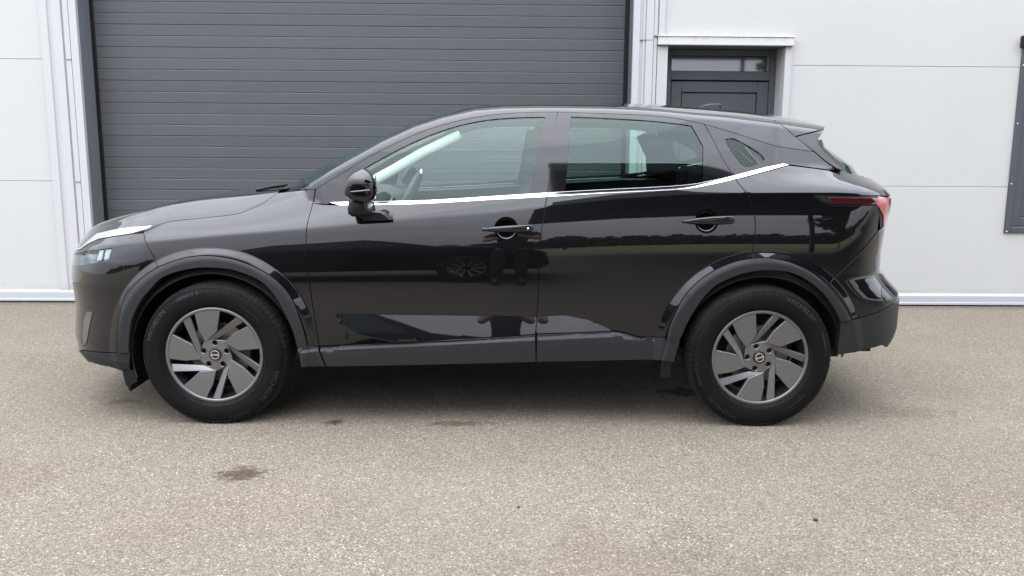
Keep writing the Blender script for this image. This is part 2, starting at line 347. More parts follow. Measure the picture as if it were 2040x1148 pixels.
def panel(name, outline, mat, parent, off=0.0, holes=(), gap=.0022, depth=.014, sp=.024, both=True, step=.012, edge=.0012, sides=None):
    """a sheet-metal part: its outline in side view (x, z), laid on the body surface with turned-in edges"""
    def prep(pl, g):
        q = resample(dedupe(pl), step); A = np.array(q); D = np.stack([dmap(A[:, 0], A[:, 1]), A[:, 1]], 1)
        return shrink(D, g)
    loops = [prep(outline, gap)]+[prep(hh, -gap*.3) for hh in holes]
    allv = []; edges = []; ring = []
    for D, m_ in loops:
        b = len(allv); n = len(D); allv += [tuple(q) for q in D]; edges += [(b+i, b+(i+1) % n) for i in range(n)]; ring.append((b, n))
    O2 = loops[0][0]
    lo, hi = O2.min(0), O2.max(0); g = []
    zr = np.arange(lo[1], hi[1], sp*.87)
    for i, zz in enumerate(zr):
        for xx in np.arange(lo[0]+(i % 2)*sp*.5, hi[0], sp): g.append((xx, zz))
    g = np.array(g) if g else np.zeros((0, 2))
    F = np.stack([dmap(FEAT[:, 0], FEAT[:, 1]), FEAT[:, 1]], 1)
    F = F[(F[:, 0] > lo[0]) & (F[:, 0] < hi[0]) & (F[:, 1] > lo[1]) & (F[:, 1] < hi[1])]
    if len(F) and len(g):
        kd = KDTree(len(F))
        for i_, q in enumerate(F): kd.insert((q[0], q[1], 0), i_)
        kd.balance(); g = np.array([q for q in g if kd.find((q[0], q[1], 0))[2] > .010] or np.zeros((0, 2)))
    for arr, dmin in ((F, .004), (g, sp*.45)):
        if not len(arr): continue
        k = inside(arr[:, 0], arr[:, 1], O2) & (edgedist(arr[:, 0], arr[:, 1], O2) > dmin)
        for H, _ in loops[1:]:
            k &= ~inside(arr[:, 0], arr[:, 1], H) & (edgedist(arr[:, 0], arr[:, 1], H) > dmin)
        allv += [tuple(q) for q in arr[k]]
    vo, eo, fo, *_ = delaunay_2d_cdt([Vector(q) for q in allv], edges, [], 0, 1e-6)
    V2 = np.array([(q.x, q.y) for q in vo]); T3 = np.array([f for f in fo if len(f) == 3])
    C = V2[T3].mean(1); k = inside(C[:, 0], C[:, 1], O2)
    for H, _ in loops[1:]: k &= ~inside(C[:, 0], C[:, 1], H)
    T3 = T3[k]
    a2 = (V2[T3[:, 1]]-V2[T3[:, 0]]); b2 = (V2[T3[:, 2]]-V2[T3[:, 0]]); flip = (a2[:, 0]*b2[:, 1]-a2[:, 1]*b2[:, 0]) < 0
    T3[flip] = T3[flip][:, ::-1]
    P3 = PT(V2[:, 0], V2[:, 1], off); N3 = normals(V2[:, 0], V2[:, 1], off)
    verts = [tuple(q) for q in P3]; nor = [tuple(q) for q in N3]; faces = [tuple(int(i) for i in f) for f in T3]
    for li, (D, m_) in enumerate(loops):
        Pb = PT(D[:, 0], D[:, 1], off); Nb = normals(D[:, 0], D[:, 1], off); n = len(D)
        tn = np.roll(Pb, -1, 0)-np.roll(Pb, 1, 0); co = np.cross(tn, Nb); l = np.linalg.norm(co, axis=1, keepdims=True); co = co/np.maximum(l, 1e-9)
        out = PT(D[:, 0]+m_[:, 0]*.002, D[:, 1]+m_[:, 1]*.002, off)-Pb
        sg = np.sign(np.sum(co*out, 1, keepdims=True)); co = co*np.where(sg == 0, 1, sg)
        r1 = Pb; r2 = Pb-Nb*edge+co*edge*.6; r3 = Pb-Nb*depth+co*edge*.6
        n1 = Nb; n2 = (Nb+co*1.3); n2 /= np.linalg.norm(n2, axis=1, keepdims=True)
        b = len(verts); verts += [tuple(q) for q in r1]+[tuple(q) for q in r2]+[tuple(q) for q in r2]+[tuple(q) for q in r3]
        nor += [tuple(q) for q in n1]+[tuple(q) for q in n2]+[tuple(q) for q in co]*1+[tuple(q) for q in co]
        area = .5*np.sum(D[:, 0]*np.roll(D[:, 1], -1)-np.roll(D[:, 0], -1)*D[:, 1]); rev = (area > 0) ^ (li > 0)
        for i in range(n):
            j = (i+1) % n
            for u in (0, 2*n):
                q = (b+u+i, b+u+j, b+u+n+j, b+u+n+i); faces.append(q if not rev else q[::-1])
    nor = np.array(nor); l = np.linalg.norm(nor, axis=1, keepdims=True); nor = np.where(l > 1e-9, nor/np.maximum(l, 1e-9), [[0, -1, 0]])
    out = []
    for s in (sides or ((1, -1) if both else (1,))):
        me = bpy.data.meshes.new(name); vv = [(q[0], q[1]*s, q[2]) for q in verts]
        me.from_pydata(vv, [], faces if s == 1 else [f[::-1] for f in faces]); me.update()
        me.polygons.foreach_set('use_smooth', [True]*len(me.polygons))
        nn = nor.copy(); nn[:, 1] *= s; me.normals_split_custom_set_from_vertices([tuple(q) for q in nn])
        out.append(link(name, me, mat, parent))
    return out
def pcurve(pts, n):
    P = np.array(pts, float); L = np.concatenate([[0], np.cumsum(np.linalg.norm(np.diff(P, axis=0), axis=1))]); t = np.linspace(0, L[-1], n)
    return np.stack([np.interp(t, L, P[:, k]) for k in range(P.shape[1])], 1)
def smoothmesh(name, rows, mat, parent, close=False, sharp=None):
    mb = MB().grid([[tuple(q) for q in r] for r in rows], close); return mb.build(name, mat, parent, True, sharp)
def inflate(name, outline, y0, rise, mat, parent, back=None, rings=7, p=2.0, shift=(0, 0), both=True, side=1):
    """a rounded body swelling outwards (-y) from an outline in side view; back = depth of its straight rim"""
    A = np.array(outline); c = A.mean(0); rows = []
    if back is not None: rows.append([(q[0], y0+back, q[1]) for q in A])
    for k in range(rings+1):
        t = k/rings*.999; a = t*math.pi/2; s_ = max(math.cos(a), .02)**(2/p); hgt = rise*math.sin(a)**(2/p)
        rows.append([(c[0]+(q[0]-c[0])*s_+shift[0]*math.sin(a), y0-hgt, c[1]+(q[1]-c[1])*s_+shift[1]*math.sin(a)) for q in A])
    out = []
    for sg in ((1, -1) if both else (side,)):
        mb = MB().grid([[(x, y*sg, z) for x, y, z in r] for r in rows], True); mb.poly([(x, y*sg, z) for x, y, z in rows[-1]])
        out.append(mb.build(name, mat, parent, True, 50))
    return out
# ------------------------------------------------------------------ ground
WALL = 7.364
m = M('old_asphalt', (.25, .24, .22), .9); v = m.coord()
vo1 = m.n('ShaderNodeTexVoronoi', {'Vector': v, 'Scale': 190.0, 'Randomness': 1.0}); vo2 = m.n('ShaderNodeTexVoronoi', {'Vector': v, 'Scale': 85.0})
sep1 = m.n('ShaderNodeSeparateColor', {'Color': vo1.outputs['Color']}); sep2 = m.n('ShaderNodeSeparateColor', {'Color': vo2.outputs['Color']})
ramp = m.n('ShaderNodeValToRGB', {'Fac': sep1.outputs['Red']}); cr_ = ramp.color_ramp
cr_.elements[0].position = 0; cr_.elements[0].color = (.078, .068, .055, 1); cr_.elements[1].position = 1; cr_.elements[1].color = (.29, .262, .220, 1)
for p_, c_ in ((.2, (.118, .104, .086)), (.6, (.163, .145, .120)), (.88, (.215, .192, .160))):
    e = cr_.elements.new(p_); e.color = (*c_, 1)
big = m.rng(sep2.outputs['Green'], .88, .90, 0, .95); drk = m.math('MULTIPLY', m.rng(sep2.outputs['Red'], .93, .95, 0, .8), m.rng(vo2.outputs['Distance'], .25, .40, 1, 0))
big = m.math('MULTIPLY', big, m.rng(vo2.outputs['Distance'], .28, .40, 1, 0))
c0 = m.mix(drk, m.mix(big, ramp.outputs['Color'], (.40, .37, .32)), (.035, .032, .028))
gapf = m.rng(vo1.outputs['Distance'], .45, .8, 0, .40)                    # binder sunk between the stones
c0 = m.mix(gapf, c0, (0.055, 0.050, 0.045))
nz = m.noise(v, 1.3, 6, .6); c1 = m.mix(m.rng(nz, .35, .68, .0, .30), c0, (0.100, 0.090, 0.080))
c1 = m.mix(m.rng(m.noise(v, .55, 4), .5, .75, 0, .28), c1, (0.200, 0.175, 0.145))
pos = m.n('ShaderNodeSeparateXYZ', {'Vector': v})
def blot(cx, cy, rx, ry, f=22, amt=.9):
    dx = m.math('MULTIPLY', m.math('SUBTRACT', pos.outputs['X'], cx), 1/rx); dy = m.math('MULTIPLY', m.math('SUBTRACT', pos.outputs['Y'], cy), 1/ry)
    r = m.math('SQRT', m.math('ADD', m.math('MULTIPLY', dx, dx), m.math('MULTIPLY', dy, dy)))
    r = m.math('ADD', r, m.math('MULTIPLY', m.math('SUBTRACT', m.noise(v, f, 5, .7), .5), 3.4))
    return m.math('MULTIPLY', m.rng(r, .55, 1.05, 1, 0), amt)
for cx, cy, rx, ry, f, a, col in ((-1.076, 3.434, .115, .085, 30, .95, (.34, .30, .23)), (-.82, 4.115, .05, .05, 40, .9, (.35, .30, .24)), (1.02, 4.66, .13, .09, 15, .9, (.28, .27, .26)),
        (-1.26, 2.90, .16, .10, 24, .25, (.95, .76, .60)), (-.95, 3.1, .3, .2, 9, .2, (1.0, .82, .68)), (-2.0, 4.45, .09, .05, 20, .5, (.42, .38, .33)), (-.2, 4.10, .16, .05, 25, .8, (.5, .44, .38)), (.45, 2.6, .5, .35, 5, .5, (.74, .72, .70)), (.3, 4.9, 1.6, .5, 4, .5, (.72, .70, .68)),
        (1.9, 3.2, .6, .25, 5, .45, (.82, .79, .75)), (-2.2, 3.4, .5, .3, 6, .4, (.84, .80, .75)), (2.1, 4.3, .25, .12, 12, .5, (.70, .67, .62))):
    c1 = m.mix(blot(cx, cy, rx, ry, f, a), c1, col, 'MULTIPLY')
# grit and damp dirt gathered along the foot of the wall
ed_ = m.rng(m.math('ADD', pos.outputs['Y'], m.math('MULTIPLY', m.math('SUBTRACT', m.noise(v, 9, 6, .7), .5), .28)), 7.12, 7.36, 0, .8)
c1 = m.mix(ed_, c1, (.45, .41, .35), 'MULTIPLY')
# two faint wheel tracks along the front of the building
wob = m.math('MULTIPLY', m.math('SUBTRACT', m.noise(v, .7, 3), .5), .5)
for ty in (3.55, 5.2):
    d_ = m.math('ABSOLUTE', m.math('SUBTRACT', m.math('ADD', pos.outputs['Y'], wob), ty))
    c1 = m.mix(m.math('MULTIPLY', m.rng(d_, .05, .26, .14, 0), m.rng(m.noise(v, 3, 4), .35, .65, .2, 1)), c1, (.70, .69, .68), 'MULTIPLY')
m.l(m.mix(1.0, c1, (1.15, 1.105, 1.035), 'MULTIPLY'), m.b.inputs['Base Color'])
h = m.math('SUBTRACT', m.math('MULTIPLY', sep1.outputs['Blue'], .5), vo1.outputs['Distance']); h = m.math('ADD', h, m.math('MULTIPLY', m.noise(v, 420, 2), .25))
m.bump(h, .55, .004); m.b.inputs['Specular IOR Level'].default_value = .25; MAT['asphalt'] = m.m
tag(mesh('asphalt_yard', [(-45, -24, 0), (60, -24, 0), (60, WALL+.25, 0), (-45, WALL+.25, 0)], [(0, 1, 2, 3)], MAT['asphalt']), kind='structure')
m = M('meadow', (.10, .13, .045), .95); v = m.coord()
m.l(m.mix(m.rng(m.noise(v, .05, 5), .4, .65, 0, 1), (.085, .115, .035), (.19, .18, .075)), m.b.inputs['Base Color']); MAT['field'] = m.m
tag(mesh('field', [(-1200, -1300, -.02), (1200, -1300, -.02), (1200, 600, -.02), (-1200, 600, -.02)], [(0, 1, 2, 3)], MAT['field']), kind='structure')

# ------------------------------------------------------------------ warehouse facade
def wallmat(name, col, rib=True):
    m = M(name, col, .42); v = m.coord('Object'); sx = m.n('ShaderNodeSeparateXYZ', {'Vector': v})
    n1 = m.noise(m.n('ShaderNodeMapping', {'Vector': v, 'Scale': (1, 1, .35)}).outputs['Vector'], 1.6, 6)
    c = m.mix(m.rng(n1, .4, .7, 0, .10), col, (col[0]*.82, col[1]*.82, col[2]*.78))
    low = m.math('MULTIPLY', m.rng(sx.outputs['Z'], .10, .17, 1, 0), m.rng(m.noise(m.n('ShaderNodeMapping', {'Vector': v, 'Scale': (1, 1, 5)}).outputs['Vector'], 4, 5), .3, .7, .1, .6))
    c = m.mix(low, c, (.26, .235, .19))                                     # splashed dirt along the foot
    m.l(c, m.b.inputs['Base Color'])
    if rib:
        w = m.n('ShaderNodeTexWave', {'Vector': v, 'Scale': 33.0, 'Distortion': .15}, bands_direction='Z', wave_profile='SIN')
        m.bump(m.math('ADD', m.math('MULTIPLY', w.outputs['Fac'], .6), m.math('MULTIPLY', n1, .3)), .16, .004)
    return m.m
MAT['panel'] = wallmat('white_wall_panel', (.425, .429, .412)); MAT['trim'] = wallmat('white_metal_trim', (.415, .417, .415), False)
MAT['alu'] = M('aluminium_base_profile', (.46, .475, .50), .35, .3).m
m = M('cap_flashing', (.50, .50, .475), .5); v = m.coord(); sz = m.n('ShaderNodeSeparateXYZ', {'Vector': v})
f = m.math('MULTIPLY', m.rng(sz.outputs['Z'], 2.205, 2.262, 0, 1), m.rng(m.noise(m.n('ShaderNodeMapping', {'Vector': v, 'Scale': (1, 1, .2)}).outputs['Vector'], 14, 5, .7), .42, .7, 0, .8))
m.l(m.mix(f, (.50, .50, .475), (.28, .26, .19)), m.b.inputs['Base Color']); MAT['cap'] = m.m
m = M('anthracite_slat', (.155, .175, .195), .45); v = m.coord('Object', (1.2, 1, 26)); nn = m.noise(v, 5, 6, .6)
oi = m.n('ShaderNodeObjectInfo'); q_ = m.rng(oi.outputs['Random'], 0, 1, .93, 1.06); gq = m.n('ShaderNodeCombineColor', {'Red': q_, 'Green': q_, 'Blue': q_})
m.l(m.mix(1.0, m.mix(m.rng(nn, .3, .7, 0, 1), (.050, .054, .0575), (.060, .065, .069)), gq.outputs['Color'], 'MULTIPLY'), m.b.inputs['Base Color']); m.bump(m.noise(m.coord('Object', (3, 1, 60)), 5, 4), .25, .002); MAT['slat'] = m.m
MAT['anthracite'] = grime('anthracite_frame', (.056, .063, .071), .40, .08, 4).m
MAT['jamb'] = grime('grey_jamb_metal', (.125, .138, .148), .45, .08, 4).m
MAT['pane'] = M('door_pane', (.035, .04, .045), .03, 0, IOR=1.9, Coat_Weight=1).m
MAT['screw'] = M('screw_head', (.7, .7, .7), .3, .8).m

hall = empty('warehouse', (0, WALL, 0)); tag(hall, 'white panelled warehouse with a grey slatted garage door and a grey entrance door', 'building')
def prism(name, outl, y0, y1, mat, parent, bevel=0.0):
    n = len(outl); mb = MB(); b = [(x, y0, z) for x, z in outl]; c = [(x, y1, z) for x, z in outl]
    mb.v = b+c; mb.f = [tuple(range(n)), tuple(range(2*n-1, n-1, -1))]+[(i, (i+1) % n, n+(i+1) % n, n+i) for i in range(n)]
    return mb.build(name, mat, parent, bevel=bevel)
J = [.106, 1.035, 2.035, 3.035, 4.035, 5.035, 6.0]; g = .0012
def rect(a, b, c, d): return [(a, c), (b, c), (b, d), (a, d)]
for i in range(6):
    z0, z1 = J[i]+g, J[i+1]-g
    prism('wall_panel', rect(-9.5, -3.77, z0, z1), 0, .10, MAT['panel'], hall, .002)
    if i == 0: o = [(2.37, z0), (9.5, z0), (9.5, z1), (6.2, z1), (6.2, .66), (4.41, .66), (4.41, z1), (2.37, z1)]
    elif i == 1: o = rect(2.37, 4.41, z0, z1); prism('wall_panel', rect(6.2, 9.5, z0, z1), 0, .10, MAT['panel'], hall, .002)
    elif i == 2: o = [(1.33, 2.23), (2.37, 2.23), (2.37, z0), (4.41, z0), (4.41, 2.17), (6.2, 2.17), (6.2, z0), (9.5, z0), (9.5, z1), (1.33, z1)]
    else: o = rect(1.33, 9.5, z0, z1)
    prism('wall_panel', o, 0, .10, MAT['panel'], hall, .002)
    if i > 2: prism('wall_panel', rect(-3.77, 1.33, z0 if i > 3 else 3.7, z1), 0, .10, MAT['panel'], hall, .002)
prism('wall_core', [(-9.5, .02), (-3.49, .02), (-3.49, 3.69), (1.11, 3.69), (1.11, .02), (1.37, .02), (1.37, 2.20), (2.33, 2.20), (2.33, .02), (9.5, .02), (9.5, 6), (-9.5, 6)], .32, .40, MAT['dark'], hall)
prism('wall_core', rect(-9.5, -3.60, .02, 6), .103, .31, MAT['dark'], hall); prism('wall_core', rect(2.45, 4.36, .02, 6), .103, .31, MAT['dark'], hall); prism('wall_core', rect(1.2, 1.36, .02, 6), .103, .31, MAT['dark'], hall); prism('wall_core', rect(4.36, 6.3, .02, .62), .103, .31, MAT['dark'], hall); prism('wall_core', rect(1.37, 9.5, 2.45, 6), .103, .31, MAT['dark'], hall)
def profile(name, pts, z0, z1, mat):
    """a folded metal strip: (x, y) profile drawn up from z0 to z1"""
    mb = MB().grid([[(x, y, z0) for x, y in pts], [(x, y, z1) for x, y in pts]]); mb.poly([(x, y, z0) for x, y in pts]); o = mb.build(name, mat, hall); return o
profile('corner_trim', [(-3.776, .003), (-3.776, -.022), (-3.716, -.024), (-3.708, -.012), (-3.682, -.012), (-3.676, -.026), (-3.600, -.028), (-3.594, -.012), (-3.586, -.012), (-3.584, .003)], .088, 6, MAT['trim'])
profile('corner_trim', [(-3.579, .003), (-3.579, -.030), (-3.537, -.031), (-3.536, -.018), (-3.531, -.018), (-3.530, -.036), (-3.470, -.037), (-3.470, .003)], .05, 6, MAT['trim'])
profile('corner_trim', [(1.090, .003), (1.090, -.037), (1.143, -.036), (1.150, -.022), (1.170, -.022), (1.172, -.032), (1.186, -.032), (1.194, -.022), (1.200, -.034), (1.258, -.034), (1.259, .003)], .05, 6, MAT['trim'])
profile('corner_trim', [(1.262, .003), (1.262, -.028), (1.290, -.028), (1.296, -.010), (1.302, -.010), (1.304, -.026), (1.352, -.026), (1.353, .003)], 2.262, 6, MAT['trim'])
profile('corner_trim', [(1.262, .003), (1.262, -.028), (1.290, -.028), (1.291, .003)], .03, 2.255, MAT['trim'])
for x0, x1, z in ((-3.578, -3.535, 2.030), (-3.578, -3.535, 1.03), (1.152, 1.258, 2.225), (1.263, 1.30, 2.252)):
    y = -.0375 if x0 < 0 else -.0355
    MB().box(x0, x1, y, -.02, z, z+.0035).build('trim_joint', MAT['jamb'], hall)
def base(x0, x1):
    pts = [(.01, .108), (-.002, .107), (-.038, .094), (-.040, .090), (-.040, .034), (-.046, .031), (-.046, .013), (.01, .013)]
    mb = MB().grid([[(x, y, z) for y, z in pts] for x in (x0, x1)], True); mb.poly([(x0, y, z) for y, z in pts]); mb.poly([(x1, y, z) for y, z in pts][::-1]); mb.build('base_rail', MAT['alu'], hall)
base(-9.5, -3.478); base(1.095, 1.292); base(2.425, 9.5)
# garage door: jambs, seals and one object per slat
gd = MB().box(-3.50, 1.12, .262, .30, .0, 3.7).build('garage_door', MAT['dark'], hall); gd['label'] = 'wide anthracite garage door of horizontal slats'
for nm, b, mt in (('door_jamb', (-3.50, -3.471, -.034, .262, 0, 3.69), 'jamb'), ('door_jamb', (1.091, 1.12, -.034, .262, 0, 3.69), 'jamb'), ('door_seal', (-3.471, -3.440, .208, .26, 0, 3.69), 'seal'), ('door_seal', (1.052, 1.091, .208, .26, 0, 3.69), 'seal')):
    MB().box(*b).build(nm, MAT[mt], hall, bevel=.002)
MB().box(-3.5, 1.12, .002, .25, 3.55, 3.69).build('door_lintel', MAT['jamb'], hall)
PITCH_Z = .0928; pr = [(.258, .0), (.2244, .0), (.2212, .0022), (.22, .0042), (.22, .0868), (.2206, .0884), (.2236, .0922), (.2240, .0926), (.258, .0926)]
mb = MB().grid([[(x, y, z) for y, z in pr] for x in (-3.455, 1.068)], True); mb.poly([(-3.455, y, z) for y, z in pr]); mb.poly([(1.068, y, z) for y, z in pr][::-1])
s0 = mb.build('slat', MAT['slat'], gd); k = 0; z = 1.606-17*PITCH_Z
while z < 3.52:
    s = s0 if k == 0 else s0.copy()
    if k: COL.objects.link(s); s.parent = gd
    s.location = (0, (k*37 % 5)*.0004, z); z += PITCH_Z; k += 1
# entrance door
MB().box(1.295, 2.424, -.060, .0, 2.186, 2.252).build('door_cap', MAT['cap'], hall, bevel=.004); MB().box(1.292, 2.427, -.066, .0, 2.2525, 2.262).build('cap_rim', MAT['cap'], hall, bevel=.002)
for x0, x1 in ((1.296, 1.384), (2.364, 2.418)): MB().box(x0, x1, -.026, .06, .012, 2.182).build('door_surround', MAT['trim'], hall, bevel=.003)
MB().box(2.420, 2.438, -.012, .0, .11, 2.18).build('door_surround', MAT['trim'], hall)
for x0, x1 in ((1.372, 1.384), (2.364, 2.376)): MB().box(x0, x1, .062, .22, .012, 2.182).build('door_reveal', MAT['trim'], hall)
MB().box(1.372, 2.376, -.02, .22, 2.1825, 2.1855).build('door_reveal', MAT['jamb'], hall)
dr = MB(); F0, F1, FT = 1.385, 2.363, 2.181
dr.box(F0, 1.463, .20, .27, .01, FT).box(2.312, F1, .20, .27, .01, FT).box(1.463, 2.312, .20, .27, 2.128, FT).box(1.463, 2.312, .203, .27, 1.925, 1.999)
ed = dr.build('entrance_door', MAT['anthracite'], hall, bevel=.003); ed['label'] = 'anthracite entrance door with a narrow pane above it'
lf = MB(); lf.box(1.468, 1.556, .208, .26, .02, 1.912).box(2.214, 2.308, .208, .26, .02, 1.912).box(1.556, 2.214, .208, .26, 1.822, 1.912).box(1.556, 2.214, .208, .26, .02, .25); lf.build('door_leaf', MAT['anthracite'], ed, bevel=.003)
MB().box(1.562, 2.208, .218, .25, .256, 1.814).build('leaf_panel', MAT['anthracite'], ed, bevel=.003)
MB().box(1.44, 2.33, .262, .29, .015, 2.17).build('door_backing', MAT['dark'], ed)
MB().box(1.466, 2.309, .222, .23, 2.002, 2.125).build('transom_pane', MAT['pane'], ed)
MB().tube([(2.262, .20, .98), (2.262, .155, .98), (2.16, .150, .98)], .010, 8).build('door_handle', MAT['alu'], ed, True, 40)
# window at the right edge
wf = MB(); X0, X1, Z0, Z1 = 4.356, 6.25, .640, 2.190
wf.box(X0, X0+.052, -.020, .02, Z0, Z1).box(X1-.05, X1, -.020, .02, Z0, Z1).box(X0+.052, X1-.05, -.020, .02, Z0, Z0+.055)
win = wf.build('window', MAT['anthracite'], hall, bevel=.006); win['label'] = 'grey framed window with screws along its flashing'
fr = MB(); fr.box(X0+.054, X0+.13, .0, .06, Z0+.058, Z1-.002).box(X1-.13, X1-.052, .0, .06, Z0+.058, Z1-.002).box(X0+.13, X1-.13, .0, .06, Z0+.058, Z0+.135); fr.build('window_frame', MAT['anthracite'], win, bevel=.004)
fr = MB(); fr.box(X0+.133, X0+.19, .018, .07, Z0+.138, Z1-.004).box(X0+.19, X1-.2, .018, .07, Z0+.138, Z0+.195); fr.build('window_sash', MAT['anthracite'], win, bevel=.004)
MB().box(X0+.185, X1-.14, .04, .05, Z0+.19, Z1-.004).build('window_pane', MAT['pane'], win); MB().box(X0+.1, X1-.1, .08, .09, Z0+.1, Z1).build('window_backing', MAT['dark'], win)
MB().box(X0-.02, X1+.02, -.065, .03, Z1+.001, 2.29).build('shutter_box', MAT['dark'], win, bevel=.008)
sm_ = MB().lathe([(0, -.0045), (.004, -.004), (.0065, 0), (.0065, .004)], 10)
sc0 = None
for x, z in ((4.372, .653), (4.372, 1.062), (4.372, 1.57), (4.372, 2.05)):
    if sc0 is None: s = sc0 = sm_.build('screw', MAT['screw'], win, True)
    else: s = sc0.copy(); COL.objects.link(s); s.parent = win
    s.location = (x, -.0205, z)
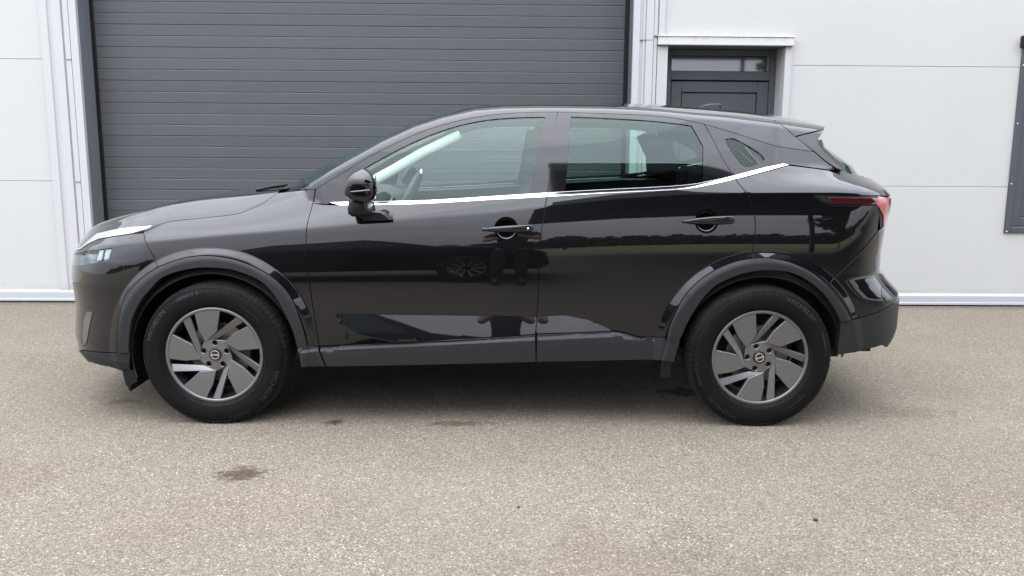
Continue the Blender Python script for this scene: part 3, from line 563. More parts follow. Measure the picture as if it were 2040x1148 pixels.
# ------------------------------------------------------------------ panel outlines of the car in side view, metres (x to the rear, z up)
DATA = {'P': {'front_fender': [(-1.6655, 0.9376), (-1.6554, 0.9425), (-1.6454, 0.9473), (-1.634, 0.9528), (-1.6133, 0.9638), (-1.5896, 0.9762), (-1.564, 0.9862), (-1.5348, 0.9918), (-1.5033, 0.9948), (-1.4701, 0.9978), (-1.4277, 1.0023), (-1.3831, 1.0069), (-1.3413, 1.0114), (-1.3103, 1.0147), (-1.2812, 1.0179), (-1.2553, 1.0213), (-1.24, 1.0236), (-1.2264, 1.0259), (-1.2127, 1.0292), (-1.1969, 1.0345), (-1.181, 1.0411), (-1.1646, 1.0485), (-1.1432, 1.0581), (-1.121, 1.0688), (-1.101, 1.0799), (-1.0871, 1.0895), (-1.0749, 1.0994), (-1.0636, 1.1085), (-1.0557, 1.1144), (-1.0483, 1.1198), (-1.041, 1.1252), (-0.9502, 1.1353), (-0.8452, 1.1483), (-0.8478, 1.1238), (-0.8505, 1.1028), (-0.853, 1.0815), (-0.8565, 1.0566), (-0.8613, 1.031), (-0.8654, 1.0062), (-0.8679, 0.9862), (-0.8698, 0.9668), (-0.8718, 0.9443), (-0.8725, 0.9022), (-0.8712, 0.8545), (-0.8695, 0.8114), (-0.8683, 0.7877), (-0.8668, 0.7664), (-0.8646, 0.7417), (-0.8588, 0.6884), (-0.8513, 0.6258), (-0.8438, 0.5633), (-0.8371, 0.5057), (-0.8304, 0.4482), (-0.8237, 0.3903), (-0.8749, 0.3954), (-0.8793, 0.4206), (-0.8838, 0.4452), (-0.8889, 0.4696), (-0.8949, 0.4938), (-0.9016, 0.5178), (-0.9093, 0.5423), (-0.9187, 0.5716), (-0.9294, 0.6016), (-0.9433, 0.6305), (-0.9628, 0.661), (-0.9858, 0.6904), (-1.0117, 0.717), (-1.0416, 0.7404), (-1.0742, 0.761), (-1.1069, 0.7786), (-1.1348, 0.7917), (-1.1626, 0.8026), (-1.1906, 0.8119), (-1.2184, 0.8196), (-1.2465, 0.8257), (-1.2748, 0.8303), (-1.3028, 0.8334), (-1.331, 0.835), (-1.3593, 0.835), (-1.3876, 0.8334), (-1.4159, 0.8301), (-1.4442, 0.8251), (-1.4736, 0.8177), (-1.5029, 0.8085), (-1.5298, 0.799), (-1.548, 0.7922), (-1.5645, 0.7852), (-1.5819, 0.7783), (-1.6036, 0.8251), (-1.6394, 0.889)],
 'front_door': [(-0.853, 1.0815), (-0.8565, 1.0566), (-0.8613, 1.031), (-0.8654, 1.0062), (-0.8679, 0.9862), (-0.8698, 0.9668), (-0.8718, 0.9443), (-0.8725, 0.9022), (-0.8712, 0.8545), (-0.8695, 0.8114), (-0.8683, 0.7877), (-0.8668, 0.7664), (-0.8646, 0.7417), (-0.8588, 0.6884), (-0.8513, 0.6258), (-0.8438, 0.5633), (-0.8371, 0.5057), (-0.8304, 0.4482), (-0.8237, 0.3903), (-0.3765, 0.4189), (0.2295, 0.4599), (0.2329, 0.4804), (0.235, 0.5015), (0.237, 0.5252), (0.2392, 0.5658), (0.241, 0.6122), (0.2425, 0.6596), (0.2437, 0.7126), (0.2446, 0.7668), (0.246, 0.8184), (0.2476, 0.8601), (0.2496, 0.8999), (0.2525, 0.9387), (0.2566, 0.9745), (0.2615, 1.0095), (0.2668, 1.044), (0.2724, 1.0769), (0.2786, 1.109), (0.2811, 1.1217), (0.1423, 1.1137), (0.0028, 1.1054), (-0.1406, 1.0955), (-0.2837, 1.0863), (-0.4269, 1.08), (-0.5564, 1.076), (-0.6229, 1.0751), (-0.6803, 1.0748), (-0.7216, 1.074), (-0.7615, 1.0738), (-0.8065, 1.0756)],
 'front_sill': [(-0.8184, 0.3878), (-0.3769, 0.4155), (0.2283, 0.4575), (0.2345, 0.3226), (-0.3777, 0.3039), (-0.7851, 0.2945)],
 'rear_door': [(0.2838, 1.122), (0.3693, 1.1281), (0.4547, 1.1343), (0.5415, 1.1401), (0.639, 1.1457), (0.7381, 1.1508), (0.8263, 1.156), (0.8779, 1.1594), (0.9242, 1.1629), (0.9683, 1.1676), (1.0056, 1.1732), (1.0413, 1.1798), (1.077, 1.187), (1.1133, 1.1949), (1.1497, 1.2033), (1.1872, 1.2106), (1.1976, 1.1965), (1.2081, 1.1824), (1.2182, 1.1693), (1.2263, 1.1603), (1.2342, 1.152), (1.2412, 1.1419), (1.2496, 1.1231), (1.2565, 1.101), (1.2628, 1.0788), (1.269, 1.0582), (1.2745, 1.0375), (1.2784, 1.0156), (1.2797, 0.9886), (1.2789, 0.96), (1.2773, 0.9309), (1.275, 0.9003), (1.2719, 0.8691), (1.2657, 0.8392), (1.2428, 0.8343), (1.2205, 0.8303), (1.1993, 0.8255), (1.1785, 0.8196), (1.1581, 0.8126), (1.1382, 0.8045), (1.1186, 0.7955), (1.0986, 0.7852), (1.0789, 0.7738), (1.0601, 0.7619), (1.0434, 0.7502), (1.0275, 0.7381), (1.012, 0.725), (0.9962, 0.7104), (0.9808, 0.6947), (0.9666, 0.6783), (0.9539, 0.6611), (0.9423, 0.6431), (0.9313, 0.6243), (0.9203, 0.6035), (0.9101, 0.5817), (0.9006, 0.5597), (0.892, 0.5383), (0.8841, 0.5167), (0.8773, 0.4942), (0.8717, 0.4691), (0.8625, 0.4463), (0.7495, 0.4455), (0.6325, 0.4766), (0.238, 0.4626), (0.2329, 0.4804), (0.235, 0.5015), (0.237, 0.5252), (0.2392, 0.5658), (0.241, 0.6122), (0.2425, 0.6596), (0.2437, 0.7126), (0.2446, 0.7668), (0.246, 0.8184), (0.2476, 0.8601), (0.2496, 0.8999), (0.2525, 0.9387), (0.2566, 0.9745), (0.2615, 1.0095), (0.2668, 1.044), (0.2724, 1.0769), (0.2786, 1.109)],
 'rear_sill': [(0.2395, 0.4599), (0.6326, 0.4741), (0.7496, 0.443), (0.8665, 0.4438), (0.8437, 0.3389), (0.237, 0.3231)],
 'front_chrome': [(-0.7694, 1.0863), (-0.7264, 1.088), (-0.6809, 1.0897), (-0.6134, 1.0914), (-0.5366, 1.0933), (-0.4155, 1.0967), (-0.284, 1.1017), (-0.1416, 1.1108), (0.0027, 1.1214), (0.1432, 1.1313), (0.2831, 1.1413), (0.2811, 1.1217), (0.1423, 1.1137), (0.0028, 1.1054), (-0.1406, 1.0955), (-0.2837, 1.0863), (-0.4269, 1.08), (-0.5564, 1.076), (-0.6229, 1.0751), (-0.6803, 1.0748), (-0.7216, 1.074)],
 'rear_chrome': [(0.285, 1.1415), (0.3702, 1.1469), (0.4552, 1.1523), (0.5418, 1.1575), (0.6392, 1.163), (0.7384, 1.1683), (0.8267, 1.1736), (0.8785, 1.177), (0.9248, 1.1805), (0.969, 1.1852), (1.0066, 1.1911), (1.0427, 1.1979), (1.0782, 1.2051), (1.112, 1.2123), (1.1455, 1.2197), (1.1791, 1.2272), (1.1864, 1.2118), (1.1497, 1.2033), (1.1133, 1.1949), (1.077, 1.187), (1.0413, 1.1798), (1.0056, 1.1732), (0.9683, 1.1676), (0.9242, 1.1629), (0.8779, 1.1594), (0.8263, 1.156), (0.7381, 1.1508), (0.639, 1.1457), (0.5415, 1.1401), (0.4547, 1.1343), (0.3693, 1.1281), (0.2838, 1.122)],
 'quarter_chrome': [(1.1816, 1.2279), (1.3424, 1.267), (1.4383, 1.2849), (1.4666, 1.2809), (1.4662, 1.2795), (1.3396, 1.2495), (1.1889, 1.2122)],
 'front_arch': [(-1.8002, 0.3494), (-1.7979, 0.3815), (-1.7964, 0.413), (-1.7939, 0.4446), (-1.7899, 0.4778), (-1.785, 0.511), (-1.7795, 0.5404), (-1.776, 0.5569), (-1.7721, 0.5716), (-1.7673, 0.5869), (-1.7604, 0.6075), (-1.7522, 0.6287), (-1.7426, 0.6473), (-1.7341, 0.6584), (-1.7246, 0.6679), (-1.7138, 0.678), (-1.6962, 0.6947), (-1.6763, 0.7126), (-1.6554, 0.7296), (-1.6313, 0.7467), (-1.6059, 0.7629), (-1.5817, 0.7767), (-1.5645, 0.7852), (-1.548, 0.7922), (-1.5298, 0.799), (-1.5029, 0.8085), (-1.4736, 0.8177), (-1.4442, 0.8251), (-1.4159, 0.8301), (-1.3876, 0.8334), (-1.3593, 0.835), (-1.331, 0.835), (-1.3028, 0.8334), (-1.2748, 0.8303), (-1.2465, 0.8257), (-1.2184, 0.8196), (-1.1906, 0.8119), (-1.1626, 0.8026), (-1.1348, 0.7917), (-1.1069, 0.7786), (-1.0742, 0.761), (-1.0416, 0.7404), (-1.0117, 0.717), (-0.9858, 0.6904), (-0.9628, 0.661), (-0.9433, 0.6305), (-0.9294, 0.6016), (-0.9187, 0.5716), (-0.9093, 0.5423), (-0.9016, 0.5178), (-0.8949, 0.4938), (-0.8889, 0.4696), (-0.8838, 0.4452), (-0.8793, 0.4206), (-0.8749, 0.3959), (-0.8257, 0.3874), (-0.7907, 0.2953), (-0.9019, 0.2985), (-0.9068, 0.3344), (-0.9121, 0.3699), (-0.9256, 0.3956), (-0.9306, 0.4214), (-0.9359, 0.4455), (-0.9424, 0.4693), (-0.9502, 0.4932), (-0.9593, 0.5169), (-0.9701, 0.542), (-0.9872, 0.5797), (-1.0073, 0.6199), (-1.029, 0.6551), (-1.0476, 0.6783), (-1.0671, 0.6983), (-1.0879, 0.7152), (-1.1077, 0.7276), (-1.1285, 0.7375), (-1.1506, 0.7464), (-1.177, 0.7561), (-1.2049, 0.7646), (-1.2342, 0.7713), (-1.2693, 0.7759), (-1.3059, 0.7783), (-1.3397, 0.779), (-1.3619, 0.7786), (-1.3824, 0.7771), (-1.4039, 0.7745), (-1.4314, 0.7703), (-1.4602, 0.7646), (-1.4884, 0.7569), (-1.5159, 0.7474), (-1.5428, 0.7359), (-1.5668, 0.7221), (-1.5844, 0.7071), (-1.5999, 0.6903), (-1.6151, 0.6731), (-1.631, 0.6565), (-1.6467, 0.6396), (-1.6617, 0.6207), (-1.679, 0.5941), (-1.6957, 0.5647), (-1.7092, 0.5374), (-1.7159, 0.5214), (-1.7209, 0.5067), (-1.7254, 0.4894), (-1.7332, 0.4488), (-1.7402, 0.4021), (-1.7431, 0.3694), (-1.7427, 0.3648), (-1.7419, 0.3616), (-1.7411, 0.3583)],
 'rear_arch': [(0.8403, 0.3384), (0.8459, 0.3671), (0.8515, 0.3957), (0.8571, 0.4235), (0.8673, 0.443), (0.8717, 0.4691), (0.8773, 0.4942), (0.8841, 0.5167), (0.892, 0.5383), (0.9006, 0.5597), (0.9101, 0.5817), (0.9203, 0.6035), (0.9313, 0.6243), (0.9423, 0.6431), (0.9539, 0.6611), (0.9666, 0.6783), (0.9808, 0.6947), (0.9962, 0.7104), (1.012, 0.725), (1.0275, 0.7381), (1.0434, 0.7502), (1.0601, 0.7619), (1.0789, 0.7738), (1.0986, 0.7852), (1.1186, 0.7955), (1.1382, 0.8045), (1.1581, 0.8126), (1.1785, 0.8196), (1.1993, 0.8255), (1.2205, 0.8303), (1.2428, 0.8343), (1.2704, 0.8381), (1.2993, 0.8408), (1.3269, 0.8416), (1.3484, 0.8405), (1.369, 0.8379), (1.3895, 0.8345), (1.4109, 0.8303), (1.4322, 0.8252), (1.4533, 0.819), (1.4733, 0.8116), (1.4929, 0.8032), (1.5121, 0.7941), (1.5299, 0.7855), (1.5473, 0.7764), (1.5658, 0.7648), (1.5948, 0.7431), (1.6259, 0.7168), (1.6552, 0.6886), (1.6823, 0.6577), (1.7076, 0.6249), (1.7294, 0.5943), (1.7421, 0.5748), (1.7529, 0.5566), (1.7637, 0.5382), (1.7107, 0.5315), (1.7089, 0.5319), (1.6995, 0.5496), (1.6901, 0.5672), (1.6792, 0.5856), (1.663, 0.6109), (1.6445, 0.6374), (1.6229, 0.6628), (1.592, 0.6909), (1.5572, 0.7175), (1.525, 0.7389), (1.506, 0.7496), (1.4883, 0.7578), (1.4702, 0.7647), (1.4517, 0.7707), (1.4329, 0.7754), (1.4134, 0.779), (1.3904, 0.7813), (1.3666, 0.7822), (1.3436, 0.7822), (1.3242, 0.7816), (1.3054, 0.7803), (1.287, 0.7782), (1.2697, 0.7756), (1.2527, 0.7722), (1.2356, 0.7682), (1.2171, 0.7631), (1.1985, 0.7572), (1.1789, 0.7498), (1.1513, 0.7381), (1.1221, 0.7241), (1.0966, 0.7088), (1.0806, 0.6957), (1.0669, 0.6817), (1.0539, 0.6668), (1.0409, 0.6512), (1.0285, 0.6346), (1.0161, 0.6162), (1, 0.5897), (0.984, 0.5603), (0.9692, 0.5295), (0.9551, 0.4955), (0.9425, 0.4599), (0.9253, 0.4314), (0.9171, 0.3992), (0.9107, 0.3667), (0.9042, 0.3342)],
 'front_frame': [(-0.841, 1.1484), (-0.8253, 1.158), (-0.8097, 1.1675), (-0.7924, 1.178), (-0.7622, 1.1962), (-0.728, 1.2166), (-0.693, 1.2375), (-0.656, 1.2604), (-0.618, 1.284), (-0.5783, 1.3072), (-0.5322, 1.332), (-0.4839, 1.3564), (-0.4353, 1.3796), (-0.388, 1.4012), (-0.3404, 1.4217), (-0.2923, 1.4402), (-0.2444, 1.4561), (-0.196, 1.4701), (-0.1472, 1.4824), (-0.0989, 1.4928), (-0.0503, 1.5014), (-0.0015, 1.5087), (0.0465, 1.5144), (0.0945, 1.5188), (0.1448, 1.5221), (0.2058, 1.525), (0.2695, 1.5265), (0.3346, 1.527), (0.3101, 1.2894), (0.2843, 1.1422), (0.2831, 1.1413), (0.1432, 1.1313), (0.0027, 1.1214), (-0.1416, 1.1108), (-0.284, 1.1017), (-0.4155, 1.0967), (-0.5366, 1.0933), (-0.6134, 1.0914), (-0.6809, 1.0897), (-0.7264, 1.088), (-0.7694, 1.0863), (-0.7741, 1.0767), (-0.8521, 1.0802)],
 'front_glass': [(-0.6144, 1.2423), (-0.605, 1.2481), (-0.5956, 1.254), (-0.5836, 1.2612), (-0.5421, 1.285), (-0.488, 1.3153), (-0.4339, 1.3439), (-0.3865, 1.3672), (-0.3392, 1.3891), (-0.2913, 1.4093), (-0.2436, 1.4276), (-0.1953, 1.4441), (-0.1467, 1.4585), (-0.0985, 1.4701), (-0.0499, 1.4795), (-0.0012, 1.4871), (0.0478, 1.4925), (0.097, 1.4961), (0.1448, 1.4988), (0.1866, 1.5003), (0.2272, 1.501), (0.2678, 1.5017), (0.2722, 1.4978), (0.245, 1.3806), (0.2098, 1.2107), (0.1904, 1.1348), (0.0027, 1.1219), (-0.284, 1.1021), (-0.5366, 1.0941), (-0.6515, 1.0914)],
 'rear_frame': [(0.3346, 1.527), (0.4053, 1.5259), (0.4774, 1.5234), (0.5495, 1.5209), (0.6233, 1.5189), (0.6973, 1.5169), (0.7664, 1.5137), (0.8172, 1.5101), (0.8647, 1.5058), (0.9115, 1.5), (0.9574, 1.4921), (1.003, 1.4829), (1.0487, 1.4737), (1.088, 1.4008), (1.1338, 1.3017), (1.1792, 1.2287), (1.1791, 1.2272), (1.1455, 1.2197), (1.112, 1.2123), (1.0782, 1.2051), (1.0427, 1.1979), (1.0066, 1.1911), (0.969, 1.1852), (0.9248, 1.1805), (0.8785, 1.177), (0.8267, 1.1736), (0.7384, 1.1683), (0.6392, 1.163), (0.5418, 1.1575), (0.4552, 1.1523), (0.3702, 1.1469), (0.285, 1.1415)],
 'rear_glass': [(0.4005, 1.504), (0.4489, 1.5025), (0.4973, 1.501), (0.5488, 1.499), (0.6197, 1.496), (0.6953, 1.4925), (0.7658, 1.4882), (0.8179, 1.484), (0.8667, 1.4794), (0.9099, 1.4748), (0.9357, 1.4718), (0.9587, 1.4688), (0.9818, 1.4659), (0.9889, 1.461), (1.0382, 1.3649), (1.0272, 1.1973), (0.969, 1.1857), (0.8267, 1.1741), (0.5418, 1.158), (0.3674, 1.1479), (0.3821, 1.2756)],
 'quarter_frame': [(1.0511, 1.4732), (1.1011, 1.459), (1.1514, 1.4448), (1.2017, 1.4303), (1.2532, 1.4146), (1.3052, 1.3986), (1.3509, 1.3851), (1.3747, 1.3784), (1.3958, 1.3728), (1.4212, 1.3674), (1.4754, 1.3589), (1.539, 1.3511), (1.6028, 1.3432), (1.6583, 1.2945), (1.7207, 1.2507), (1.5908, 1.2664), (1.4666, 1.2809), (1.4383, 1.2849), (1.3424, 1.267), (1.1816, 1.2279), (1.1792, 1.2287), (1.1338, 1.3017), (1.088, 1.4008)],
 'quarter_glass': [(1.1486, 1.3982), (1.1605, 1.4015), (1.1724, 1.4048), (1.1846, 1.4057), (1.1989, 1.402), (1.2134, 1.3951), (1.2285, 1.3874), (1.248, 1.3778), (1.2683, 1.3669), (1.2874, 1.3557), (1.304, 1.3453), (1.3196, 1.3345), (1.3314, 1.3239), (1.3374, 1.3167), (1.3417, 1.3096), (1.3423, 1.303), (1.3365, 1.2963), (1.3258, 1.2902), (1.3136, 1.2847), (1.2938, 1.2767), (1.2711, 1.2697), (1.2512, 1.2668), (1.2402, 1.2682), (1.2305, 1.2717), (1.2215, 1.2773), (1.2117, 1.2879), (1.203, 1.3017), (1.1939, 1.3161), (1.1826, 1.3322), (1.1709, 1.3489), (1.1592, 1.3657)],
 'spoiler_side': [(1.4251, 1.4982), (1.5113, 1.4174), (1.6772, 1.4571), (1.6956, 1.4641)],
 'fin': [(1.5123, 1.4144), (1.6725, 1.4537), (1.6417, 1.4224), (1.6263, 1.392), (1.6339, 1.3712), (1.6647, 1.3384), (1.7167, 1.2856), (1.7467, 1.261), (1.7272, 1.2525), (1.6585, 1.297), (1.6049, 1.3437)],
 'quarter_panel': [(1.189, 1.2099), (1.339, 1.2462), (1.4663, 1.2769), (1.5897, 1.2636), (1.7184, 1.2472), (1.7893, 1.2393), (1.8583, 1.228), (1.964, 1.21), (2.0704, 1.12), (1.9005, 1.1357), (1.5632, 1.1424), (1.5548, 1.1376), (1.5922, 1.1117), (1.6406, 1.0924), (1.8831, 1.09), (1.8953, 1.0427), (1.897, 0.9626), (1.6933, 0.7711), (1.6513, 0.7307), (1.6388, 0.7022), (1.6259, 0.7168), (1.5948, 0.7431), (1.5658, 0.7648), (1.5473, 0.7764), (1.5299, 0.7855), (1.5121, 0.7941), (1.4929, 0.8032), (1.4733, 0.8116), (1.4533, 0.819), (1.4322, 0.8252), (1.4109, 0.8303), (1.3895, 0.8345), (1.369, 0.8379), (1.3484, 0.8405), (1.3269, 0.8416), (1.2993, 0.8408), (1.2704, 0.8381), (1.2657, 0.8392), (1.2719, 0.8691), (1.275, 0.9003), (1.2773, 0.9309), (1.2789, 0.96), (1.2797, 0.9886), (1.2784, 1.0156), (1.2745, 1.0375), (1.269, 1.0582), (1.2628, 1.0788), (1.2565, 1.101), (1.2496, 1.1231), (1.2412, 1.1419), (1.2342, 1.152), (1.2263, 1.1603), (1.2182, 1.1693), (1.2081, 1.1824), (1.1976, 1.1965)],
 'taillight': [(1.5584, 1.1371), (1.5632, 1.14), (1.8994, 1.133), (2.0779, 1.105), (2.0779, 1.04), (2.0622, 0.97), (1.9216, 0.9766), (1.8993, 1.0425), (1.8873, 1.0917), (1.6406, 1.0955), (1.5937, 1.1141)],
 'tailgate': [(1.975, 1.205), (2.0355, 1.2), (2.0606, 1.195), (2.0748, 1.1824), (2.0891, 1.1697), (2.1024, 1.1571), (2.113, 1.1444), (2.1235, 1.1318), (2.1286, 1.1192), (2.13, 1.1065), (2.13, 1.0939), (2.1281, 1.0813), (2.1254, 1.0686), (2.1227, 1.056), (2.12, 1.0433), (2.1173, 1.0307), (2.1146, 1.0181), (2.1121, 1.0054), (2.1096, 0.9928), (2.107, 0.9801), (2.1047, 0.9675), (2.1031, 0.9549), (2.1015, 0.9422), (2.0999, 0.9296), (2.0984, 0.9169), (2.0968, 0.9043), (2.0952, 0.8917), (2.0936, 0.879), (2.092, 0.8664), (2.0905, 0.8538), (2.09, 0.8411), (2.09, 0.8285), (2.09, 0.8158), (2.09, 0.8032), (2.09, 0.7906), (2.09, 0.7779), (2.09, 0.7653), (2.09, 0.7526), (2.098, 0.74), (2.0961, 0.735), (2.0856, 0.72), (2.0616, 0.955), (2.0811, 1.04), (2.0804, 1.108)],
 'rear_bumper': [(1.9018, 0.9598), (1.9226, 0.9727), (2.06, 0.96), (2.0839, 0.72), (2.1001, 0.73), (2.1036, 0.733), (2.1142, 0.7197), (2.1249, 0.7064), (2.1369, 0.6931), (2.1502, 0.6798), (2.1635, 0.6665), (2.1768, 0.6532), (2.19, 0.6399), (2.1933, 0.6266), (2.1967, 0.6133), (2.2, 0.6), (2.1854, 0.6), (2.0548, 0.6258), (1.9254, 0.578), (1.7959, 0.5442), (1.765, 0.5398), (1.7304, 0.5943), (1.7076, 0.6249), (1.6823, 0.6577), (1.6412, 0.7022), (1.6539, 0.7294), (1.6952, 0.7694)],
 'rear_bumper_lower': [(1.712, 0.53), (1.7653, 0.5368), (1.796, 0.5412), (1.9257, 0.575), (2.0541, 0.6236), (2.1854, 0.597), (2.2, 0.597), (2.2, 0.5841), (2.2, 0.5713), (2.2, 0.5585), (2.2, 0.5456), (2.2, 0.5327), (2.2, 0.5199), (2.2, 0.5071), (2.2, 0.4942), (2.2, 0.4814), (2.2, 0.4685), (2.2, 0.4556), (2.1978, 0.4428), (2.194, 0.43), (2.1901, 0.4171), (2.1863, 0.4042), (2.1801, 0.3914), (2.1727, 0.3786), (2.1654, 0.3657), (2.1528, 0.3528), (2.14, 0.34), (2.1201, 0.335), (2.0803, 0.33), (1.9515, 0.3992), (1.7151, 0.3633), (1.7098, 0.3679)],
 'rear_reflector': [(1.9506, 0.746), (2.0366, 0.72), (2.0495, 0.74), (2.0883, 0.7), (2.1641, 0.63), (2.1515, 0.58), (1.9553, 0.613), (1.9242, 0.6507)],
 'front_bumper': [(-1.6648, 0.9354), (-1.7273, 0.9284), (-1.8246, 0.9124), (-1.918, 0.8936), (-1.9923, 0.863), (-2.0413, 0.834), (-2.2293, 0.795), (-2.2571, 0.79), (-2.2598, 0.7775), (-2.2625, 0.765), (-2.2652, 0.7525), (-2.2679, 0.74), (-2.2703, 0.7275), (-2.272, 0.715), (-2.2737, 0.7025), (-2.2753, 0.69), (-2.277, 0.6775), (-2.2773, 0.665), (-2.2755, 0.6525), (-2.2737, 0.64), (-2.2719, 0.6275), (-2.2701, 0.615), (-2.2684, 0.6025), (-2.2676, 0.59), (-2.2672, 0.5775), (-2.2667, 0.565), (-2.2662, 0.5525), (-2.2657, 0.54), (-2.2653, 0.5275), (-2.2656, 0.515), (-2.2671, 0.5025), (-2.2686, 0.49), (-2.2702, 0.4775), (-2.2717, 0.465), (-2.2732, 0.4525), (-2.2747, 0.44), (-2.2762, 0.4275), (-2.2777, 0.415), (-2.2793, 0.4025), (-2.2808, 0.39), (-2.2817, 0.3775), (-2.2801, 0.365), (-2.2786, 0.3525), (-2.277, 0.34), (-2.2393, 0.34), (-2.1179, 0.3021), (-2.0368, 0.3314), (-1.9797, 0.3374), (-1.8022, 0.3513), (-1.7979, 0.3815), (-1.7964, 0.413), (-1.7939, 0.4446), (-1.7899, 0.4778), (-1.785, 0.511), (-1.7795, 0.5404), (-1.776, 0.5569), (-1.7721, 0.5716), (-1.7673, 0.5869), (-1.7604, 0.6075), (-1.7522, 0.6287), (-1.7426, 0.6473), (-1.7341, 0.6584), (-1.7246, 0.6679), (-1.7138, 0.678), (-1.6962, 0.6947), (-1.6763, 0.7126), (-1.6554, 0.7296), (-1.6313, 0.7467), (-1.6059, 0.7629), (-1.5819, 0.7783), (-1.6036, 0.8251), (-1.6394, 0.889), (-1.6655, 0.9376)],
 'headlight': [(-2.2043, 0.775), (-2.0549, 0.8201), (-1.9441, 0.8423), (-1.812, 0.8637), (-1.8356, 0.8012), (-2.0437, 0.7605), (-2.2165, 0.715)],
 'lamp_fin': [(-1.8963, 0.8435), (-1.8728, 0.8487), (-1.8797, 0.8004), (-1.9078, 0.7949)],
 'lamp_fin2': [(-1.8588, 0.8496), (-1.8238, 0.8566), (-1.839, 0.8074), (-1.8633, 0.8026)],
 'running_light': [(-2.215, 0.8), (-2.0472, 0.8468), (-2.0096, 0.8763), (-1.9548, 0.9178), (-1.8426, 0.9434), (-1.7415, 0.9602), (-1.6304, 0.97), (-1.6372, 0.9616), (-1.6602, 0.9511), (-1.7286, 0.9317), (-1.8262, 0.9156), (-1.9209, 0.8973), (-1.997, 0.8664), (-2.0497, 0.8357), (-2.2172, 0.79)],
 'light_trim': [(-1.6288, 0.9707), (-1.5725, 0.9829), (-1.6082, 0.9678), (-1.6636, 0.9399), (-1.657, 0.9512), (-1.6359, 0.9617)],
 'intake_blade': [(-1.9938, 0.5346), (-1.9498, 0.5389), (-1.976, 0.4665), (-2.006, 0.3785), (-2.0352, 0.3488), (-2.0331, 0.4217), (-2.0201, 0.4839)],
 'front_lip': [(-2.2387, 0.335), (-2.1172, 0.2998), (-2.0376, 0.3285), (-1.9802, 0.3346), (-1.8003, 0.3489), (-1.7412, 0.3575), (-1.7649, 0.2206), (-1.8082, 0.2463), (-1.8832, 0.2633), (-2.0093, 0.2633), (-2.1744, 0.21), (-2.218, 0.21), (-2.2291, 0.2239), (-2.2402, 0.2378), (-2.2507, 0.2517), (-2.2568, 0.2656), (-2.263, 0.2794), (-2.2691, 0.2933), (-2.2729, 0.3072), (-2.2746, 0.3211), (-2.2764, 0.335)]},
'L': {'gap': [(-0.841, 1.1484), (-0.8253, 1.158), (-0.8097, 1.1675), (-0.7924, 1.178), (-0.7622, 1.1962), (-0.728, 1.2166), (-0.693, 1.2375), (-0.656, 1.2604), (-0.618, 1.284), (-0.5783, 1.3072), (-0.5322, 1.332), (-0.4839, 1.3564), (-0.4353, 1.3796), (-0.388, 1.4012), (-0.3404, 1.4217), (-0.2923, 1.4402), (-0.2444, 1.4561), (-0.196, 1.4701), (-0.1472, 1.4824), (-0.0989, 1.4928), (-0.0503, 1.5014), (-0.0015, 1.5087), (0.0465, 1.5144), (0.0945, 1.5188), (0.1448, 1.5221), (0.2058, 1.525), (0.2695, 1.5265), (0.3346, 1.527), (0.4053, 1.5259), (0.4774, 1.5234), (0.5495, 1.5209), (0.6233, 1.5189), (0.6973, 1.5169), (0.7664, 1.5137), (0.8172, 1.5101), (0.8647, 1.5058), (0.9115, 1.5), (0.9574, 1.4921), (1.003, 1.4829), (1.0487, 1.4737), (1.1011, 1.459), (1.1514, 1.4448), (1.2017, 1.4303), (1.2532, 1.4146), (1.3052, 1.3986), (1.3509, 1.3851), (1.3747, 1.3784), (1.3958, 1.3728), (1.4212, 1.3674), (1.4754, 1.3589), (1.539, 1.3511), (1.6028, 1.3432)],
 'crest': [(-0.9385, 1.1411), (-0.8639, 1.1841), (-0.7938, 1.2259), (-0.7265, 1.2667), (-0.6548, 1.3095), (-0.5819, 1.352), (-0.5131, 1.3901), (-0.4638, 1.4162), (-0.4166, 1.4393), (-0.3695, 1.46), (-0.3268, 1.4768), (-0.2837, 1.4913), (-0.2387, 1.505), (-0.1867, 1.5209), (-0.1323, 1.5359), (-0.0775, 1.5472), (-0.029, 1.5545), (0.0196, 1.5584), (0.0703, 1.5608), (0.1304, 1.5629), (0.1932, 1.5631), (0.2605, 1.5629), (0.3596, 1.5632), (0.466, 1.5629), (0.5602, 1.5617), (0.6131, 1.5606), (0.66, 1.5591), (0.7065, 1.5568), (0.755, 1.5538), (0.8032, 1.5501), (0.8508, 1.5457), (0.8984, 1.5404), (0.9458, 1.5345), (0.9947, 1.5295), (1.0477, 1.5262), (1.1022, 1.5238), (1.1563, 1.5209), (1.2095, 1.5169), (1.2632, 1.5125), (1.314, 1.5081), (1.3512, 1.5047), (1.386, 1.5014), (1.4217, 1.4981)],
 'hoodcut': [(-2.0553, 0.8342), (-2.0072, 0.8755), (-1.9548, 0.9178), (-1.8426, 0.9434), (-1.7415, 0.9602), (-1.6662, 0.9676), (-1.6133, 0.9638), (-1.5896, 0.9762), (-1.564, 0.9862), (-1.5348, 0.9918), (-1.5033, 0.9948), (-1.4701, 0.9978), (-1.4277, 1.0023), (-1.3831, 1.0069), (-1.3413, 1.0114), (-1.3103, 1.0147), (-1.2812, 1.0179), (-1.2553, 1.0213), (-1.24, 1.0236), (-1.2264, 1.0259), (-1.2127, 1.0292), (-1.1969, 1.0345), (-1.181, 1.0411), (-1.1646, 1.0485), (-1.1432, 1.0581), (-1.121, 1.0688), (-1.101, 1.0799), (-1.0871, 1.0895), (-1.0749, 1.0994), (-1.0636, 1.1085), (-1.0557, 1.1144), (-1.0483, 1.1198), (-1.041, 1.1252)]}}
